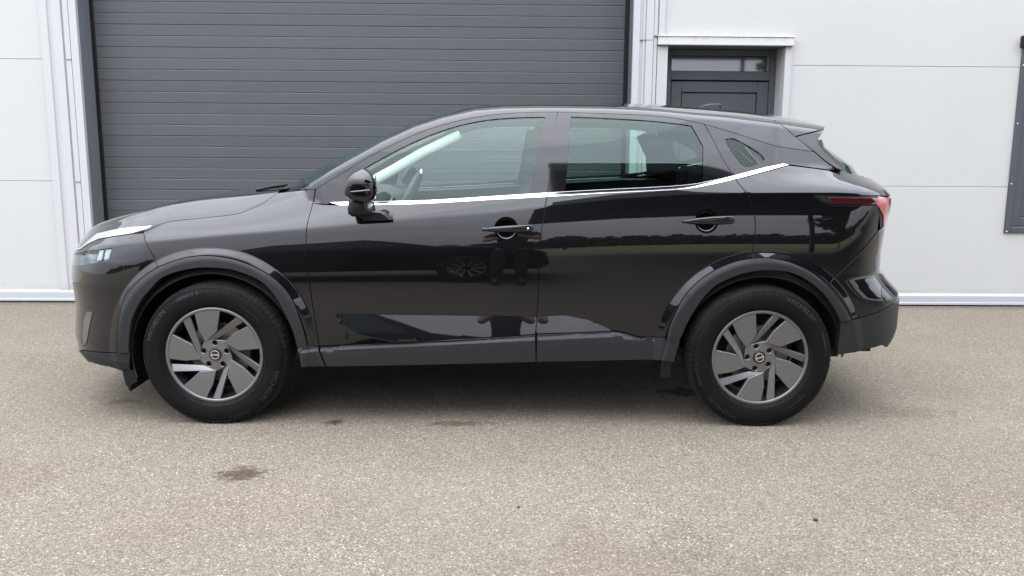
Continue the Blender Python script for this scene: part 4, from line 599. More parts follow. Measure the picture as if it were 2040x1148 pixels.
# ------------------------------------------------------------------ the car
car = empty('parked_car', (-.0518, 4.9772, 0), -.00692)
tag(car, 'glossy black compact SUV parked side-on before the grey garage door', 'car')
P, LN = DATA['P'], DATA['L']
def part(name, key, mat, **k):
    os_ = panel(name, P[key], MAT[mat], car, holes=[P[h] for h in k.pop('holes', ())]+k.pop('hpoly', []), **k); return os_
# door handle cups are round holes in the door skins
def circ(cx, cz, r, n=36): return [(cx+r*math.cos(2*math.pi*i/n), cz+r*math.sin(2*math.pi*i/n)) for i in range(n)]
CUPS = {'front_door': (.086, .969, .0575), 'rear_door': (1.045, 1.011, .0565)}
part('front_fender', 'front_fender', 'paint')
doors = {}
for key in ('front_door', 'rear_door'): doors[key] = part(key, key, 'paint', hpoly=[circ(*CUPS[key])])
part('quarter_panel', 'quarter_panel', 'paint')
part('front_bumper', 'front_bumper', 'paint', holes=('headlight',))
part('front_lip', 'front_lip', 'plastic', depth=.05)
part('rear_bumper', 'rear_bumper', 'paint'); part('rear_bumper_lower', 'rear_bumper_lower', 'plastic', off=.003, depth=.05)
tg = part('tailgate', 'tailgate', 'paint')
part('tailgate_fin', 'fin', 'gloss', depth=.03)
part('spoiler_side', 'spoiler_side', 'paint')
def archoff(xw, tab):
    def f(x, z):
        r, a = polar(x, z, xw); return .003+.010*np.clip((ip(a, tab)-r)/.014, 0, 1)
    return f
part('arch_trim', 'front_arch', 'plastic', off=archoff(XF, T_GAPF), depth=.055, edge=.003); part('arch_trim', 'rear_arch', 'plastic', off=archoff(XR, T_GAPR), depth=.055, edge=.003)
for key in ('front_sill', 'rear_sill'): part('sill_trim', key, 'plastic', off=.002, depth=.06, edge=.002)
for key in ('front_chrome', 'rear_chrome', 'quarter_chrome'): part('chrome_strip', key, 'chrome', off=.004, depth=.01, gap=.0006, edge=.002)
part('window_frame', 'front_frame', 'gloss', holes=('front_glass',), gap=.0015, off=-.001, depth=.02)
part('window_frame', 'rear_frame', 'gloss', holes=('rear_glass',), gap=.0015, off=-.001, depth=.02)
part('quarter_frame', 'quarter_frame', 'gloss', holes=('quarter_glass',), gap=.0015, off=-.001, depth=.02)
part('side_window', 'front_glass', 'glass', off=-.007, gap=-.006, depth=.004); part('side_window', 'rear_glass', 'glass_rear', off=-.007, gap=-.006, depth=.004); part('quarter_window', 'quarter_glass', 'glass_quarter', off=-.006, gap=-.006, depth=.004)
# weather strips round the top of the door glass
for key, a, b in (('front_glass', 0, -14), ('rear_glass', 0, -5)):
    pass
# roof sides and roof
gapl, crest = LN['gap'], LN['crest']
side_out = list(gapl)+[(1.4915, 1.4245)]+crest[::-1]
SP = P['spoiler_side']
side_out = list(gapl)+[SP[1]]+crest[::-1]
panel('roof_side', side_out, MAT['paint'], car, gap=.0012, depth=.02)
top = list(crest)+[SP[3]]
st = pcurve(top, 70)
def Spt(x, z): return float(S(x, z))
CENT = [(-1.16, 1.118), (-.95, 1.235), (-.7, 1.36), (-.45, 1.475), (-.26, 1.545), (-.1, 1.572), (.1, 1.586), (.284, 1.5925), (.626, 1.598), (.794, 1.596), (.962, 1.588), (1.312, 1.566), (1.476, 1.549), (1.6, 1.532), (1.775, 1.492)]
L0 = pcurve(CENT, 70)
# pair each edge station with a centre station further forward at the screen, level with it on the roof
def xcent(x): return float(np.interp(x, [-.93, -.5, -.1, .3, 1.6, 1.8], [-1.16, -.69, -.24, .26, 1.62, 1.80]))
CX = [a for a, b in CENT]; CZ = [b for a, b in CENT]
rows = []
for x, z in st:
    y = Spt(x, z); xc_ = xcent(x); zc_ = float(np.interp(xc_, CX, CZ)); rows.append([(x+(xc_-x)*(1-(t*t)), -y*t, z+(zc_-z)*(1-abs(t)**2.3)) for t in np.linspace(1, -1, 33)])
iw = int(np.argmin(np.abs(st[:, 0]+.08)))
smoothmesh('windscreen', rows[:iw+1], MAT['glass'], car); smoothmesh('roof', rows[iw:], MAT['paint'], car)
band = [[(a[0]+.0, a[1], a[2]-.012) for a in r] for r in rows]
# spoiler underside and rear screen
def Yp(q): return Spt(*q)
tip = rows[-1]; fi = P['fin']
under = [(1.655, 1.425, 0)]
yb = Spt(1.65, 1.40)
r1 = [(x-.012, y*.995, z-.012) for x, y, z in tip]; r2 = [(1.632+.09*(1-t*t), -(yb-.03)*t, 1.425+.012*(1-t*t)) for t in np.linspace(1, -1, 33)]
smoothmesh('spoiler', [tip, r1, r2], MAT['paint'], car, sharp=40)
gl = []
edge = [(1.652, 1.405, 1.765, 1.402), (1.66, 1.365, 1.80, 1.364), (1.70, 1.325, 1.885, 1.316), (1.755, 1.275, 1.965, 1.263), (1.80, 1.240, 2.03, 1.217), (1.86, 1.165, 2.050, 1.165)]
for x, z, xc_, zc_ in edge:
    y = Spt(x, z)-.012-max(0, x-1.77)*1.3; gl.append([(x+(xc_-x)*(1-abs(t)**2.4), -y*t, z+(zc_-z)*(1-abs(t)**2.4)) for t in np.linspace(1, -1, 33)])
smoothmesh('rear_screen', gl, MAT['glass_screen'], car)
# the middle of nose and tail, where the two halves of the skin meet
for nm, a, b, mt, tail in (('rear_bumper', .60, .733, 'paint', 1), ('rear_bumper_lower', .34, .598, 'plastic', 1), ('tailgate', .735, 1.186, 'paint', 1), ('front_bumper', .34, .792, 'paint', 0), ('front_lip', .21, .336, 'plastic', 0)):
    rows = []
    for z in np.linspace(a, b, 24):
        e_ = float(ip(z, T_XT if tail else T_XN)); r_ = []
        for y in np.linspace(-.10, .10, 13):
            u = 1-(abs(y)/.86)**(2.2 if tail else 2.1); r_.append((e_-.46*(1-u**(1/3))-.0012 if tail else e_+.62*(1-u**(1/2.5))+.0012, y, z))
        rows.append(r_)
    smoothmesh(nm+'_centre', rows, MAT[mt], car)
# shark-fin aerial
fo = [(1.150, 1.571), (1.175, 1.586), (1.205, 1.5985), (1.235, 1.604), (1.290, 1.605), (1.296, 1.601), (1.305, 1.562)]
mb = MB(); n = len(fo)
for y, s_ in ((-.022, 0), (-.006, 1), (.006, 1), (.022, 0)):
    mb.v += [(x, y if z < 1.58 else y*.55, z-(0 if s_ else .006)) for x, z in fo]
for r in range(3):
    for i in range(n-1): mb.f.append((r*n+i, r*n+i+1, (r+1)*n+i+1, (r+1)*n+i))
mb.build('aerial_fin', MAT['paint'], car, True, 60)
# bonnet: the sides follow the body surface, then fold over the crest into the crown
HC = [(-2.30, .80), (-2.226, .862), (-2.138, .91), (-2.036, .955), (-1.97, .984), (-1.834, 1.024), (-1.723, 1.052), (-1.572, 1.084), (-1.421, 1.106), (-1.296, 1.118), (-1.17, 1.126), (-1.03, 1.140)]
HR = [(-2.30, .80), (-2.2, .85), (-2.1, .895), (-2.0, .93), (-1.9, .962), (-1.8, .985), (-1.68, 1.012), (-1.594, 1.048), (-1.458, 1.076), (-1.237, 1.102), (-1.044, 1.127)]
hx = [a for a, b in HC]; hz = [b for a, b in HC]; hcut = pcurve(LN['hoodcut'], 60); cut0 = (-2.249, .797)
hcut = np.vstack([pcurve([cut0, tuple(hcut[0])], 8)[:-1], hcut])
rows = []
for x, z in hcut:
    zr = max(float(np.interp(x, [a for a, b in HR], [b for a, b in HR])), z+.004); zc = max(float(np.interp(x, hx, hz)), zr+.003)
    half = []
    for t in np.linspace(0, 1, 9):
        zz = z+(zr-z)*t; half.append((x, -Spt(x, zz), zz))
    ye = -half[-1][1]; f = min(.035, ye*.3)
    half.append((x, -(ye-f*.35), zr+(zc-zr)*.30)); half.append((x, -(ye-f), zr+(zc-zr)*.50))
    for t in (.85, .7, .5, .3, .15, 0): half.append((x, -(ye-f)*t, zr+(zc-zr)*(.50+.50*(1-t*t))))
    rows.append(half+[(a, -b, c) for a, b, c in half[-2::-1]])
smoothmesh('bonnet', rows, MAT['paint'], car)
# cowl between bonnet and screen, wipers
cl = [[(-1.045, -.72+.0*t, 1.118) for t in (0,)]]
mb = MB(); a_ = [(x, y, z) for x, y, z in [(-.93, -.70, 1.135), (-1.05, -.45, 1.128), (-1.13, 0, 1.120), (-1.05, .45, 1.128), (-.93, .70, 1.135)]]; b_ = [(-1.10, -.70, 1.108), (-1.14, -.45, 1.112), (-1.19, 0, 1.11), (-1.14, .45, 1.112), (-1.10, .70, 1.108)]
mb.grid([a_, b_]).build('cowl', MAT['seal'], car, True)
MB().tube([(-1.235, -.42, 1.122), (-1.16, -.39, 1.138), (-1.10, -.36, 1.146), (-1.085, -.35, 1.152)], [.006, .010, .011, .006], 8).build('wiper_arm', MAT['seal'], car, True, 50)
MB().tube([(-1.15, .30, 1.135), (-1.06, -.1, 1.165), (-.98, -.45, 1.175)], .007, 6).build('wiper_blade', MAT['seal'], car, True, 50)
# lamps
part('running_light', 'running_light', 'drl', off=.003, gap=.0008, depth=.015)
part('lamp_surround', 'light_trim', 'gloss', off=.002, gap=.0008)
part('headlight', 'headlight', 'lens', off=-.002, gap=-.001, depth=.004)
part('headlight_reflector', 'headlight', 'reflector', off=lambda x, z: -.035-.007*np.sin(x*62+z*18), gap=-.004, depth=.002, sp=.012)
for k_ in ('lamp_fin', 'lamp_fin2'): panel('lamp_fin', P[k_], MAT['drl'], car, off=-.012, gap=.0004, depth=.02)
part('intake_blade', 'intake_blade', 'alloy', off=.004, gap=.0005, depth=.02)
TL = P['taillight']
strip = [TL[0], TL[1], TL[2], TL[8], TL[9], TL[10]]
part('taillight', 'taillight', 'seal', off=-.004, gap=.0006)
def lerp(a, b, t): return (a[0]+(b[0]-a[0])*t, a[1]+(b[1]-a[1])*t)
l0, l1 = lerp(TL[1], TL[2], .22), lerp(TL[9], TL[8], -.04)
pr_ = [lerp(lerp(TL[1], TL[2], .19), TL[9], .22), lerp(lerp(TL[1], TL[2], .98), TL[8], .18), lerp(TL[2], TL[8], .88), lerp(TL[9], lerp(TL[1], TL[2], .2), .12)]
panel('light_bar', pr_, MAT['red_dark'], car, off=.002, gap=.0005, depth=.01)
lobe = [TL[2], TL[3], TL[4], TL[5], TL[6], TL[7], TL[8]]
panel('brake_lens', [lerp(TL[2], TL[1], .04), TL[3], lerp(TL[3], TL[4], .45), (lerp(TL[7], TL[4], .15)), lerp(TL[8], TL[7], .2), lerp(TL[8], TL[9], .05)], MAT['red'], car, off=.003, gap=.0005, depth=.012)
panel('signal_lens', [lerp(TL[7], TL[4], .18), lerp(TL[3], TL[4], .5), TL[4], TL[5], lerp(TL[6], TL[5], .2)], MAT['pink'], car, off=.003, gap=.001, depth=.012)
part('rear_reflector', 'rear_reflector', 'gloss', off=.004, gap=.001)
# handles
cup_prof = [(1.0, 0), (.985, .004), (.93, .012), (.8, .020), (.55, .027), (.25, .030), (0.02, .031)]
HND = {'front_door': [(-.033, .9665), (-.02, .9735), (.03, .981), (.086, .9865), (.16, .9905), (.207, .991), (.2175, .983), (.2165, .966), (.205, .957), (.14, .9535), (.03, .9535), (-.017, .9605)],
       'rear_door': [(.926, 1.011), (.94, 1.019), (.987, 1.0275), (1.062, 1.036), (1.12, 1.039), (1.168, 1.040), (1.177, 1.033), (1.178, 1.010), (1.163, 1.000), (1.10, .9965), (.987, .997), (.94, 1.003)]}
for key in HND:
    cx, cz, r = CUPS[key]; yb = Spt(cx, cz)
    for sd_ in (0, 1):
        s_ = 1 if sd_ == 0 else -1; d_ = doors[key][sd_]; rows = []
        for q, dp in cup_prof:
            rows.append([(cx+r*1.01*q*math.cos(a), s_*(-(float(S(cx+r*q*math.cos(a), cz+r*q*math.sin(a)))-.0025-dp)), cz+r*1.01*q*math.sin(a)) for a in np.linspace(0, 2*math.pi, 36, endpoint=False)])
        MB().grid(rows, True).build('handle_cup', MAT['paint'], d_, True)
    pts = resample(HND[key], .012); A = np.array(pts); A = .25*np.roll(A, 1, 0)+.5*A+.25*np.roll(A, -1, 0)
    yc_ = -(yb+.013)
    for sd_ in (0, 1):
        inflate('door_handle', A, yc_, .017, MAT['gloss'], doors[key][sd_], back=.010, p=2.6, shift=(0, .003), both=False, side=1 if sd_ == 0 else -1)
        ed_ = [(HND[key][0][0]+.012, HND[key][0][1]), (HND[key][6][0]-.02, HND[key][7][1]*.5+HND[key][6][1]*.5)]
        s_ = 1 if sd_ == 0 else -1; mb = MB()
        for qx, qz in ed_: mb.box(qx-.010, qx+.010, min(s_*-(yb-.02), s_*(yc_-.002)), max(s_*-(yb-.02), s_*(yc_-.002)), qz-.008, qz+.008)
        mb.build('handle_foot', MAT['gloss'], doors[key][sd_], bevel=.003)
        if key == 'front_door': MB().lathe([(0, -.004), (.0045, -.0038), (.0055, -.001), (.0055, .004)], 14, c=(.190, s_*0, .974)).build('key_lock', MAT['emblem'], doors[key][sd_], True).location = (0, s_*(yc_-.0155), 0)
# mirrors
MO = [(-.648, 1.180), (-.628, 1.222), (-.607, 1.240), (-.578, 1.2525), (-.553, 1.2535), (-.535, 1.247), (-.520, 1.231), (-.5075, 1.205), (-.504, 1.170), (-.504, 1.135), (-.511, 1.118), (-.535, 1.108), (-.56, 1.108), (-.60, 1.114), (-.636, 1.125), (-.649, 1.145)]
A = np.array(resample(MO, .012)); A = .25*np.roll(A, 1, 0)+.5*A+.25*np.roll(A, -1, 0)
mir = []
for s_ in (1, -1):
    rows = []; zs_ = np.concatenate([np.linspace(1.1085, 1.20, 8), 1.20+.0525*np.sin(np.linspace(.12, math.pi/2*.99, 9))])
    for z in zs_:
        # outline left and right at this height, and how far the shell reaches out from the door
        cr2 = [(a[0]+(b[0]-a[0])*(z-a[1])/(b[1]-a[1])) for a, b in zip(A, np.roll(A, -1, 0)) if (a[1]-z)*(b[1]-z) <= 0 and abs(b[1]-a[1]) > 1e-9]
        xl, xr = (min(cr2), max(cr2)) if len(cr2) > 1 else (-.58, -.56)
        t = max(0, (z-1.19)/.065); yo = -1.118+.055*min(1, t)**2.4+.012*max(0, (1.13-z)/.022)**2; yi = -.985-.01*min(1, t)
        cx_, cy_, ax, ay = (xl+xr)/2, (yo+yi)/2, (xr-xl)/2, (yi-yo)/2; sec = []
        for a in np.linspace(0, 2*math.pi, 40, endpoint=False):
            c_, q_ = math.cos(a), math.sin(a); px_ = cx_+ax*math.copysign(abs(c_)**(2/3.6), c_); py_ = cy_+ay*math.copysign(abs(q_)**(2/2.9), q_); sec.append((px_, s_*py_, z))
        rows.append(sec)
    mb = MB().grid(rows, True); mb.poly(rows[0][::-1]); mb.poly(rows[-1]); mir.append(mb.build('wing_mirror', MAT['paint'], car, True, 55))
FO = [(-.640, 1.120), (-.651, 1.070), (-.648, 1.045), (-.63, 1.032), (-.58, 1.032), (-.553, 1.040), (-.550, 1.062), (-.556, 1.09), (-.562, 1.118)]
for i, s_ in enumerate((1, -1)):
    q = mir[i]
    inflate('mirror_foot', np.array(resample(FO, .012)), -.965, .05, MAT['seal'], q, back=.12, p=3, both=False, side=s_)
    bo = [(-.60, 1.05), (-.62, 1.03), (-.585, 1.005), (-.50, 1.006), (-.455, 1.010), (-.475, 1.03), (-.50, 1.048), (-.54, 1.05)]
    mb = MB().grid([[(x, s_*-(float(S(x, z))-.004), z) for x, z in bo], [(x*.9-.055, s_*-.93, z*.9+.105) for x, z in bo]], True); mb.poly([(x*.9-.055, s_*-.93, z*.9+.105) for x, z in bo]); mb.build('mirror_base', MAT['seal'], q, True, 40)
    pth = [(-.634, -1.100, 1.152), (-.60, -1.119, 1.155), (-.56, -1.1205, 1.159), (-.525, -1.115, 1.163)]
    mb = MB().tube([(x, s_*y, z) for x, y, z in pth], .0042, 6); mb.build('turn_lamp', MAT['reflector'], q, True)
    c_ = A.mean(0); ml = [((x-c_[0])*.86+c_[0]+.0, (z-c_[1])*.86+c_[1]) for x, z in A]
    # the glass faces the rear of the car
    mg = MB(); ry_, rz_, gx_ = (.04, .05, -.512) if s_ == 1 else (.085, .066, -.494)
    ring = [(gx_, s_*(-1.03+ry_*math.cos(t)), 1.178+rz_*math.sin(t)) for t in np.linspace(0, 2*math.pi, 28, endpoint=False)]
    mg.poly(ring); mg.poly([(x-.012, y, z) for x, y, z in ring][::-1]); mg.grid([ring, [(x-.012, y, z) for x, y, z in ring]], True); mg.build('mirror_glass', MAT['mirror'], q)
    MB().lathe([(.0, 0), (.09, 0)], 4).v
mir[1].location = (0, 0, -.035)
# dark wells, underside and inner shells that close the body
for xw in (XF, XR):
    for s_ in (1, -1):
        prof = [(.40, -.885*s_), (.43, -.84*s_), (.43, -.50*s_), (.05, -.46*s_)]
        MB().lathe(prof, 40, a0=R(0 if xw > 0 else -4), a1=R(182 if xw > 0 else 197), c=(xw, 0, ZW)).build('wheel_liner', MAT['liner'], car, True, 40)
sh = MB(); sh.box(-1.85, 1.85, -.55, .55, .27, .33).box(-.86, .84, -.80, .80, .31, .34); sh.build('underbody', MAT['liner'], car)
sh = MB(); sh.box(-.80, 1.0, -.76, .76, .335, .36); sh.build('cabin_floor', MAT['dark'], car)
inner = [(-.86, .36), (.86, .36), (.80, .55), (.95, .80), (1.20, .90), (1.20, 1.155), (.828, 1.15), (.28, 1.115), (-.28, 1.08), (-.82, 1.06)]
for o_ in panel('door_lining', inner, MAT['interior'], car, off=-.075, gap=0, depth=.03, sp=.06): pass
MB().box(-.97, -.94, -.74, .74, .30, 1.10).build('bulkhead', MAT['dark'], car); MB().box(-2.0, -.97, -.42, .42, .25, .92).build('engine_block', MAT['dark'], car)
MB().box(1.0, 2.02, -.55, .55, .30, .98).build('boot_tub', MAT['dark'], car)
qi = [(1.10, .92), (1.9, .92), (1.86, 1.20), (1.60, 1.245), (1.33, 1.235), (1.12, 1.19)]
panel('boot_lining', qi, MAT['interior'], car, off=-.07, gap=0, depth=.02, sp=.07)
# ---- cabin
dash = [(-.95, 1.10), (-.80, 1.115), (-.66, 1.10), (-.58, 1.06), (-.55, .98), (-.60, .86), (-.70, .70), (-.93, .70)]
mb = MB().grid([[(x, y, z) for x, z in dash] for y in (-.70, .70)], True); mb.poly([(x, -.70, z) for x, z in dash]); mb.poly([(x, .70, z) for x, z in dash][::-1]); mb.build('dashboard', MAT['interior'], car, True, 35, bevel=.01)
MB().box(-.735, -.720, -.13, .13, 1.08, 1.185).build('display', MAT['gloss'], car, bevel=.004)
def ringtube(c, r, rad, tilt, n=36):
    ct, st_ = math.cos(tilt), math.sin(tilt); return [(c[0]+r*math.sin(a)*st_, c[1]+r*math.cos(a), c[2]+r*math.sin(a)*ct) for a in np.linspace(0, 2*math.pi, n+1)]
MB().tube(ringtube((-.455, -.37, 1.035), .185, .016, R(24)), .0165, 10, False).build('steering_wheel', MAT['interior'], car, True)
MB().tube([(-.74, -.37, .93), (-.50, -.37, 1.02)], [.05, .06], 12).build('steering_column', MAT['interior'], car, True, 40)
def rsolid(name, outl, y0, y1, mat, r=.03, par=None):
    n = len(outl); A = np.array(outl); c = A.mean(0); rows = []
    for y, s_ in ((y0, .80), (y0+r*.35, .93), (y0+r, 1), (y1-r, 1), (y1-r*.35, .93), (y1, .80)): rows.append([(c[0]+(q[0]-c[0])*s_, y, c[1]+(q[1]-c[1])*s_) for q in A])
    mb = MB().grid(rows, True); mb.poly(rows[0]); mb.poly(rows[-1][::-1]); return mb.build(name, mat, par or car, True, 50)
def sm2(o, n=2):
    A = np.array(resample(o, .03))
    for _ in range(n): A = .25*np.roll(A, 1, 0)+.5*A+.25*np.roll(A, -1, 0)
    return [tuple(q) for q in A]
BK = sm2([(-.02, .60), (.10, .58), (.20, .80), (.30, 1.10), (.325, 1.20), (.285, 1.225), (.22, 1.20), (.12, .95), (.02, .72)]); CU = sm2([(-.45, .55), (-.42, .66), (-.30, .70), (0, .66), (.08, .56), (-.1, .50)])
HD = sm2([(.20, 1.235), (.185, 1.30), (.205, 1.385), (.255, 1.41), (.30, 1.385), (.30, 1.30), (.29, 1.235)])
for yc_ in (-.37, .37):
    s_ = rsolid('front_seat', BK, yc_-.25, yc_+.25, MAT['seat'], .06); rsolid('seat_cushion', CU, yc_-.25, yc_+.25, MAT['seat'], .06, s_); rsolid('headrest', HD, yc_-.135, yc_+.135, MAT['seat'], .05, s_)
BK2 = sm2([(.92, .60), (1.05, .58), (1.18, .85), (1.26, 1.08), (1.22, 1.12), (1.14, 1.10), (1.02, .80)]); CU2 = sm2([(.48, .56), (.52, .67), (.80, .66), (1.02, .62), (1.0, .52), (.7, .48)]); HD2 = sm2([(1.155, 1.10), (1.14, 1.16), (1.16, 1.235), (1.20, 1.25), (1.235, 1.23), (1.24, 1.15), (1.22, 1.10)])
rs = rsolid('rear_bench', BK2, -.62, .62, MAT['seat'], .06); rsolid('bench_cushion', CU2, -.62, .62, MAT['seat'], .06, rs)
for yc_ in (-.36, 0, .36): rsolid('headrest', HD2, yc_-.12, yc_+.12, MAT['seat'], .05, rs)
# headliner follows the roof a few centimetres below; light trim inside the screen pillars
hl = []
for x in np.linspace(-.22, 1.62, 26):
    zt = float(ip(x, T_TOP)); ze = zt-.085 if x < 1.0 else zt-.085; y = Spt(x, ze)-.03; zc_ = float(np.interp(x, CX, CZ))-.045
    hl.append([(x, -y*t, ze+(zc_-ze)*(1-abs(t)**3)) for t in np.linspace(1, -1, 21)])
smoothmesh('headliner', hl, MAT['headliner'], car)
def pillar(pts, wd_, name, mat, dy=.045):
    for s_ in (1, -1):
        rows = []
        for x, z in pts:
            if s_ > 0: x -= .025; z += .025
            y = Spt(x, z)-dy; rows.append([(x-wd_*math.cos(a)*.25, s_*-(y+.018*math.sin(a)), z+wd_*math.cos(a)*.45) for a in np.linspace(0, 2*math.pi, 12, endpoint=False)])
        MB().grid(rows, True).build(name, MAT[mat], car, True)
pillar([(-.80, 1.12), (-.66, 1.195), (-.46, 1.31), (-.27, 1.40), (-.21, 1.425)], .068, 'pillar_trim', 'cream')
def strip_in(outl, name, mat, off=-.05): panel(name, outl, MAT[mat], car, off=off, gap=0, depth=.015, sp=.05, sides=(-1,))      # only the far side shows through the glass
strip_in([(.155, 1.10), (.36, 1.10), (.345, 1.46), (.215, 1.46)], 'pillar_lining', 'lining')
strip_in([(1.02, 1.17), (1.22, 1.21), (1.16, 1.40), (.98, 1.45), (.93, 1.42), (1.00, 1.30)], 'pillar_lining', 'lining')
# mud flaps
for s_ in (1, -1):
    MB().box(.848, .905, min(-.88*s_, -.70*s_), max(-.88*s_, -.70*s_), .235, .34).build('mud_flap', MAT['seal'], car, bevel=.012, seg=2)
    mb = MB(); pf = [(-1.80, .26), (-1.79, .195), (-1.768, .150), (-1.762, .185), (-1.73, .20), (-1.73, .26)]
    mb.v = [(x, -.86*s_, z) for x, z in pf]+[(x, -.55*s_, z) for x, z in pf]; mb.f = [tuple(range(6)), tuple(range(11, 5, -1))]+[(i, (i+1) % 6, 6+(i+1) % 6, 6+i) for i in range(6)]
    mb.build('air_flap', MAT['seal'], car)
# ------------------------------------------------------------------ wheels (axle along y, outer face towards -y)
RR = .2375
def pol(deg, r): return (r*math.cos(R(deg)), r*math.sin(R(deg)))
def plate(mb, outl, holes, yf, th, step=.012, bev=.0016):
    """a cast piece: outline and holes in the wheel plane, face depth yf(x, z), thickness th"""
    loops = [np.array(resample(dedupe(outl, .0004), step))]+[np.array(h) for h in holes]; allv = []; edges = []; rg = []
    for L_ in loops:
        b = len(allv); n = len(L_); allv += [tuple(q) for q in L_]; edges += [(b+i, b+(i+1) % n) for i in range(n)]; rg.append((b, n))
    vo, eo, fo, *_ = delaunay_2d_cdt([Vector(q) for q in allv], edges, [], 0, 1e-7); V = np.array([(q.x, q.y) for q in vo]); T3 = np.array([f for f in fo if len(f) == 3])
    C = V[T3].mean(1); k = inside(C[:, 0], C[:, 1], loops[0])
    for h in loops[1:]: k &= ~inside(C[:, 0], C[:, 1], h)
    o = len(mb.v); mb.v += [(x, yf(x, z), z) for x, z in V]
    for t in T3[k]:
        a = V[t[1]]-V[t[0]]; b = V[t[2]]-V[t[0]]; t = t if a[0]*b[1]-a[1]*b[0] > 0 else t[::-1]
        mb.f.append(tuple(int(i)+o for i in t))
    for li, L_ in enumerate(loops):
        G, _ = shrink([tuple(q) for q in L_], -bev if li == 0 else bev)
        fr_ = [(x, yf(x, z), z) for x, z in L_]; r2 = [(g_[0], yf(x, z)+bev, g_[1]) for (x, z), g_ in zip(L_, G)]; bk = [(g_[0], yf(x, z)+th, g_[1]) for (x, z), g_ in zip(L_, G)]
        mb.grid([fr_, r2], True); mb.grid([r2, bk], True)
def make_rim(par):
    mb = MB()
    prof = [(.2205, .010), (.2215, .004), (.2245, .0012), (.2325, .0), (.2368, .0022), (.2378, .006), (.236, .011), (.229, .020), (.222, .026)]
    body = MB().lathe(prof, 96); rim = body.build('rim', MAT['alloy'], par, True, 40)
    def yw(x, z):
        r = math.hypot(x, z); return .0035+.016*max(0, 1-r/.222)**1.2
    hub_out = []
    for k in range(5):
        o = 72*k
        arc = [pol(o+a, .2212) for a in np.linspace(112.5, 81.0, 12)]
        plate(mb, [pol(o+125.0, .0790)]+[pol(o+119.0, .15)]+arc+[pol(o+83.6, .1165), pol(o+98, .094)], [], yw, .020)
        # twisted spoke: bright ridge on one side, falling away to the other
        a, b, c, d = pol(o+123.0, .079), pol(o+58.0, .2212), pol(o+48.5, .2212), pol(o+79.0, .083)
        ya, yb_, yc_, yd = .018, .005, .016, .027; n = 8; rows = []
        for i in range(n+1):
            t = i/n; p1 = (a[0]+(b[0]-a[0])*t, ya+(yb_-ya)*t, a[1]+(b[1]-a[1])*t); p2 = (d[0]+(c[0]-d[0])*t, yd+(yc_-yd)*t, d[1]+(c[1]-d[1])*t)
            u = Vector((p1[0]-p2[0], 0, p1[2]-p2[2])).normalized()*.0035
            rows.append([(p1[0]+u.x*.6, p1[1]+.022, p1[2]+u.z*.6), (p1[0]+u.x*.6, p1[1]+.002, p1[2]+u.z*.6), (p1[0], p1[1], p1[2]), (p1[0]-u.x, p1[1]+.0006, p1[2]-u.z), p2, (p2[0], p2[1]+.012, p2[2])])
        mb.grid(rows)
        hub_out += [pol(o+125, .083), pol(o+100, .071), pol(o+72, .075)] if False else []
    hub = []
    for k in range(5): hub += [pol(125-72*k, .084), pol(125-72*k-20, .074), pol(125-72*k-52, .074)]
    holes = [[(pol(90-72*k, .0585)[0]+.0145*math.cos(t), pol(90-72*k, .0585)[1]+.0145*math.sin(t)) for t in np.linspace(0, 2*math.pi, 22, endpoint=False)] for k in range(5)]
    plate(mb, hub, holes, lambda x, z: .0185-.004*max(0, 1-math.hypot(x, z)/.06), .03)
    sp = mb.build('spokes', MAT['alloy'], rim, True, 28)
    for k in range(5):
        x, z = pol(90-72*k, .0585)
        MB().lathe([(0, .042), (.009, .042), (.011, .046), (.014, .05)], 12, c=(x, 0, z)).build('lug_nut', MAT['alloy_in'], rim, True, 40)
    MB().lathe([(0, .0115), (.024, .0118), (.0295, .013), (.031, .016), (.031, .03)], 40).build('hub_cap', MAT['gloss'], rim, True, 40)
    em = MB()
    for a0, a1 in ((18, 162), (198, 342)):
        rows = []
        for a in np.linspace(a0, a1, 24): rows.append([(r*math.cos(R(a)), y, r*math.sin(R(a))) for r, y in ((.0178, .0118), (.0185, .0098), (.0222, .0098), (.0230, .0118))])
        em.grid(rows)
    em.box(-.0215, .0215, .0098, .0118, -.0042, .0042); em.build('emblem', MAT['emblem'], rim)
    tx = textmesh('NISSAN', .0066); vs = [(x*.95, .0094, z) for x, z in tx[0]]; mesh('emblem_lettering', vs, tx[1], MAT['dark'], rim)
    MB().lathe([(.222, .19), (.209, .16), (.205, .10), (.209, .05), (.2205, .026), (.2200, .012)], 64).build('barrel', MAT['alloy_in'], rim, True, 40)
    return rim
def textmesh(s, size):
    cu = bpy.data.curves.new('t', 'FONT'); cu.body = s; cu.size = size; cu.align_x = 'CENTER'; cu.align_y = 'CENTER'; cu.resolution_u = 2
    ob = bpy.data.objects.new('t', cu); COL.objects.link(ob); dg = bpy.context.evaluated_depsgraph_get(); me = bpy.data.meshes.new_from_object(ob.evaluated_get(dg))
    V = [(v.co.x, v.co.y) for v in me.vertices]; F = [tuple(p.vertices) for p in me.polygons]
    bpy.data.objects.remove(ob); bpy.data.curves.remove(cu); bpy.data.meshes.remove(me); return V, F
TY = [(.216, .150), (.222, .185), (.232, .200), (.27, .209), (.305, .210), (.330, .203), (.343, .192), (.3500, .178), (.3535, .160), (.3545, .148), (.348, .146), (.348, .140), (.3550, .138), (.3558, .118), (.349, .116), (.349, .108), (.3562, .106), (.3562, .084), (.349, .082), (.349, .074), (.3558, .072), (.3550, .052), (.348, .050), (.348, .044), (.3545, .042), (.3535, .030), (.3500, .012), (.3430, -.002), (.3330, -.0095), (.3305, -.0085), (.328, -.0105), (.310, -.0155), (.290, -.0165), (.270, -.0135), (.262, -.0115), (.2605, -.0090), (.258, -.0100), (.248, -.0055), (.2425, .0000), (.2385, .0025), (.2370, .010), (.225, .03)]
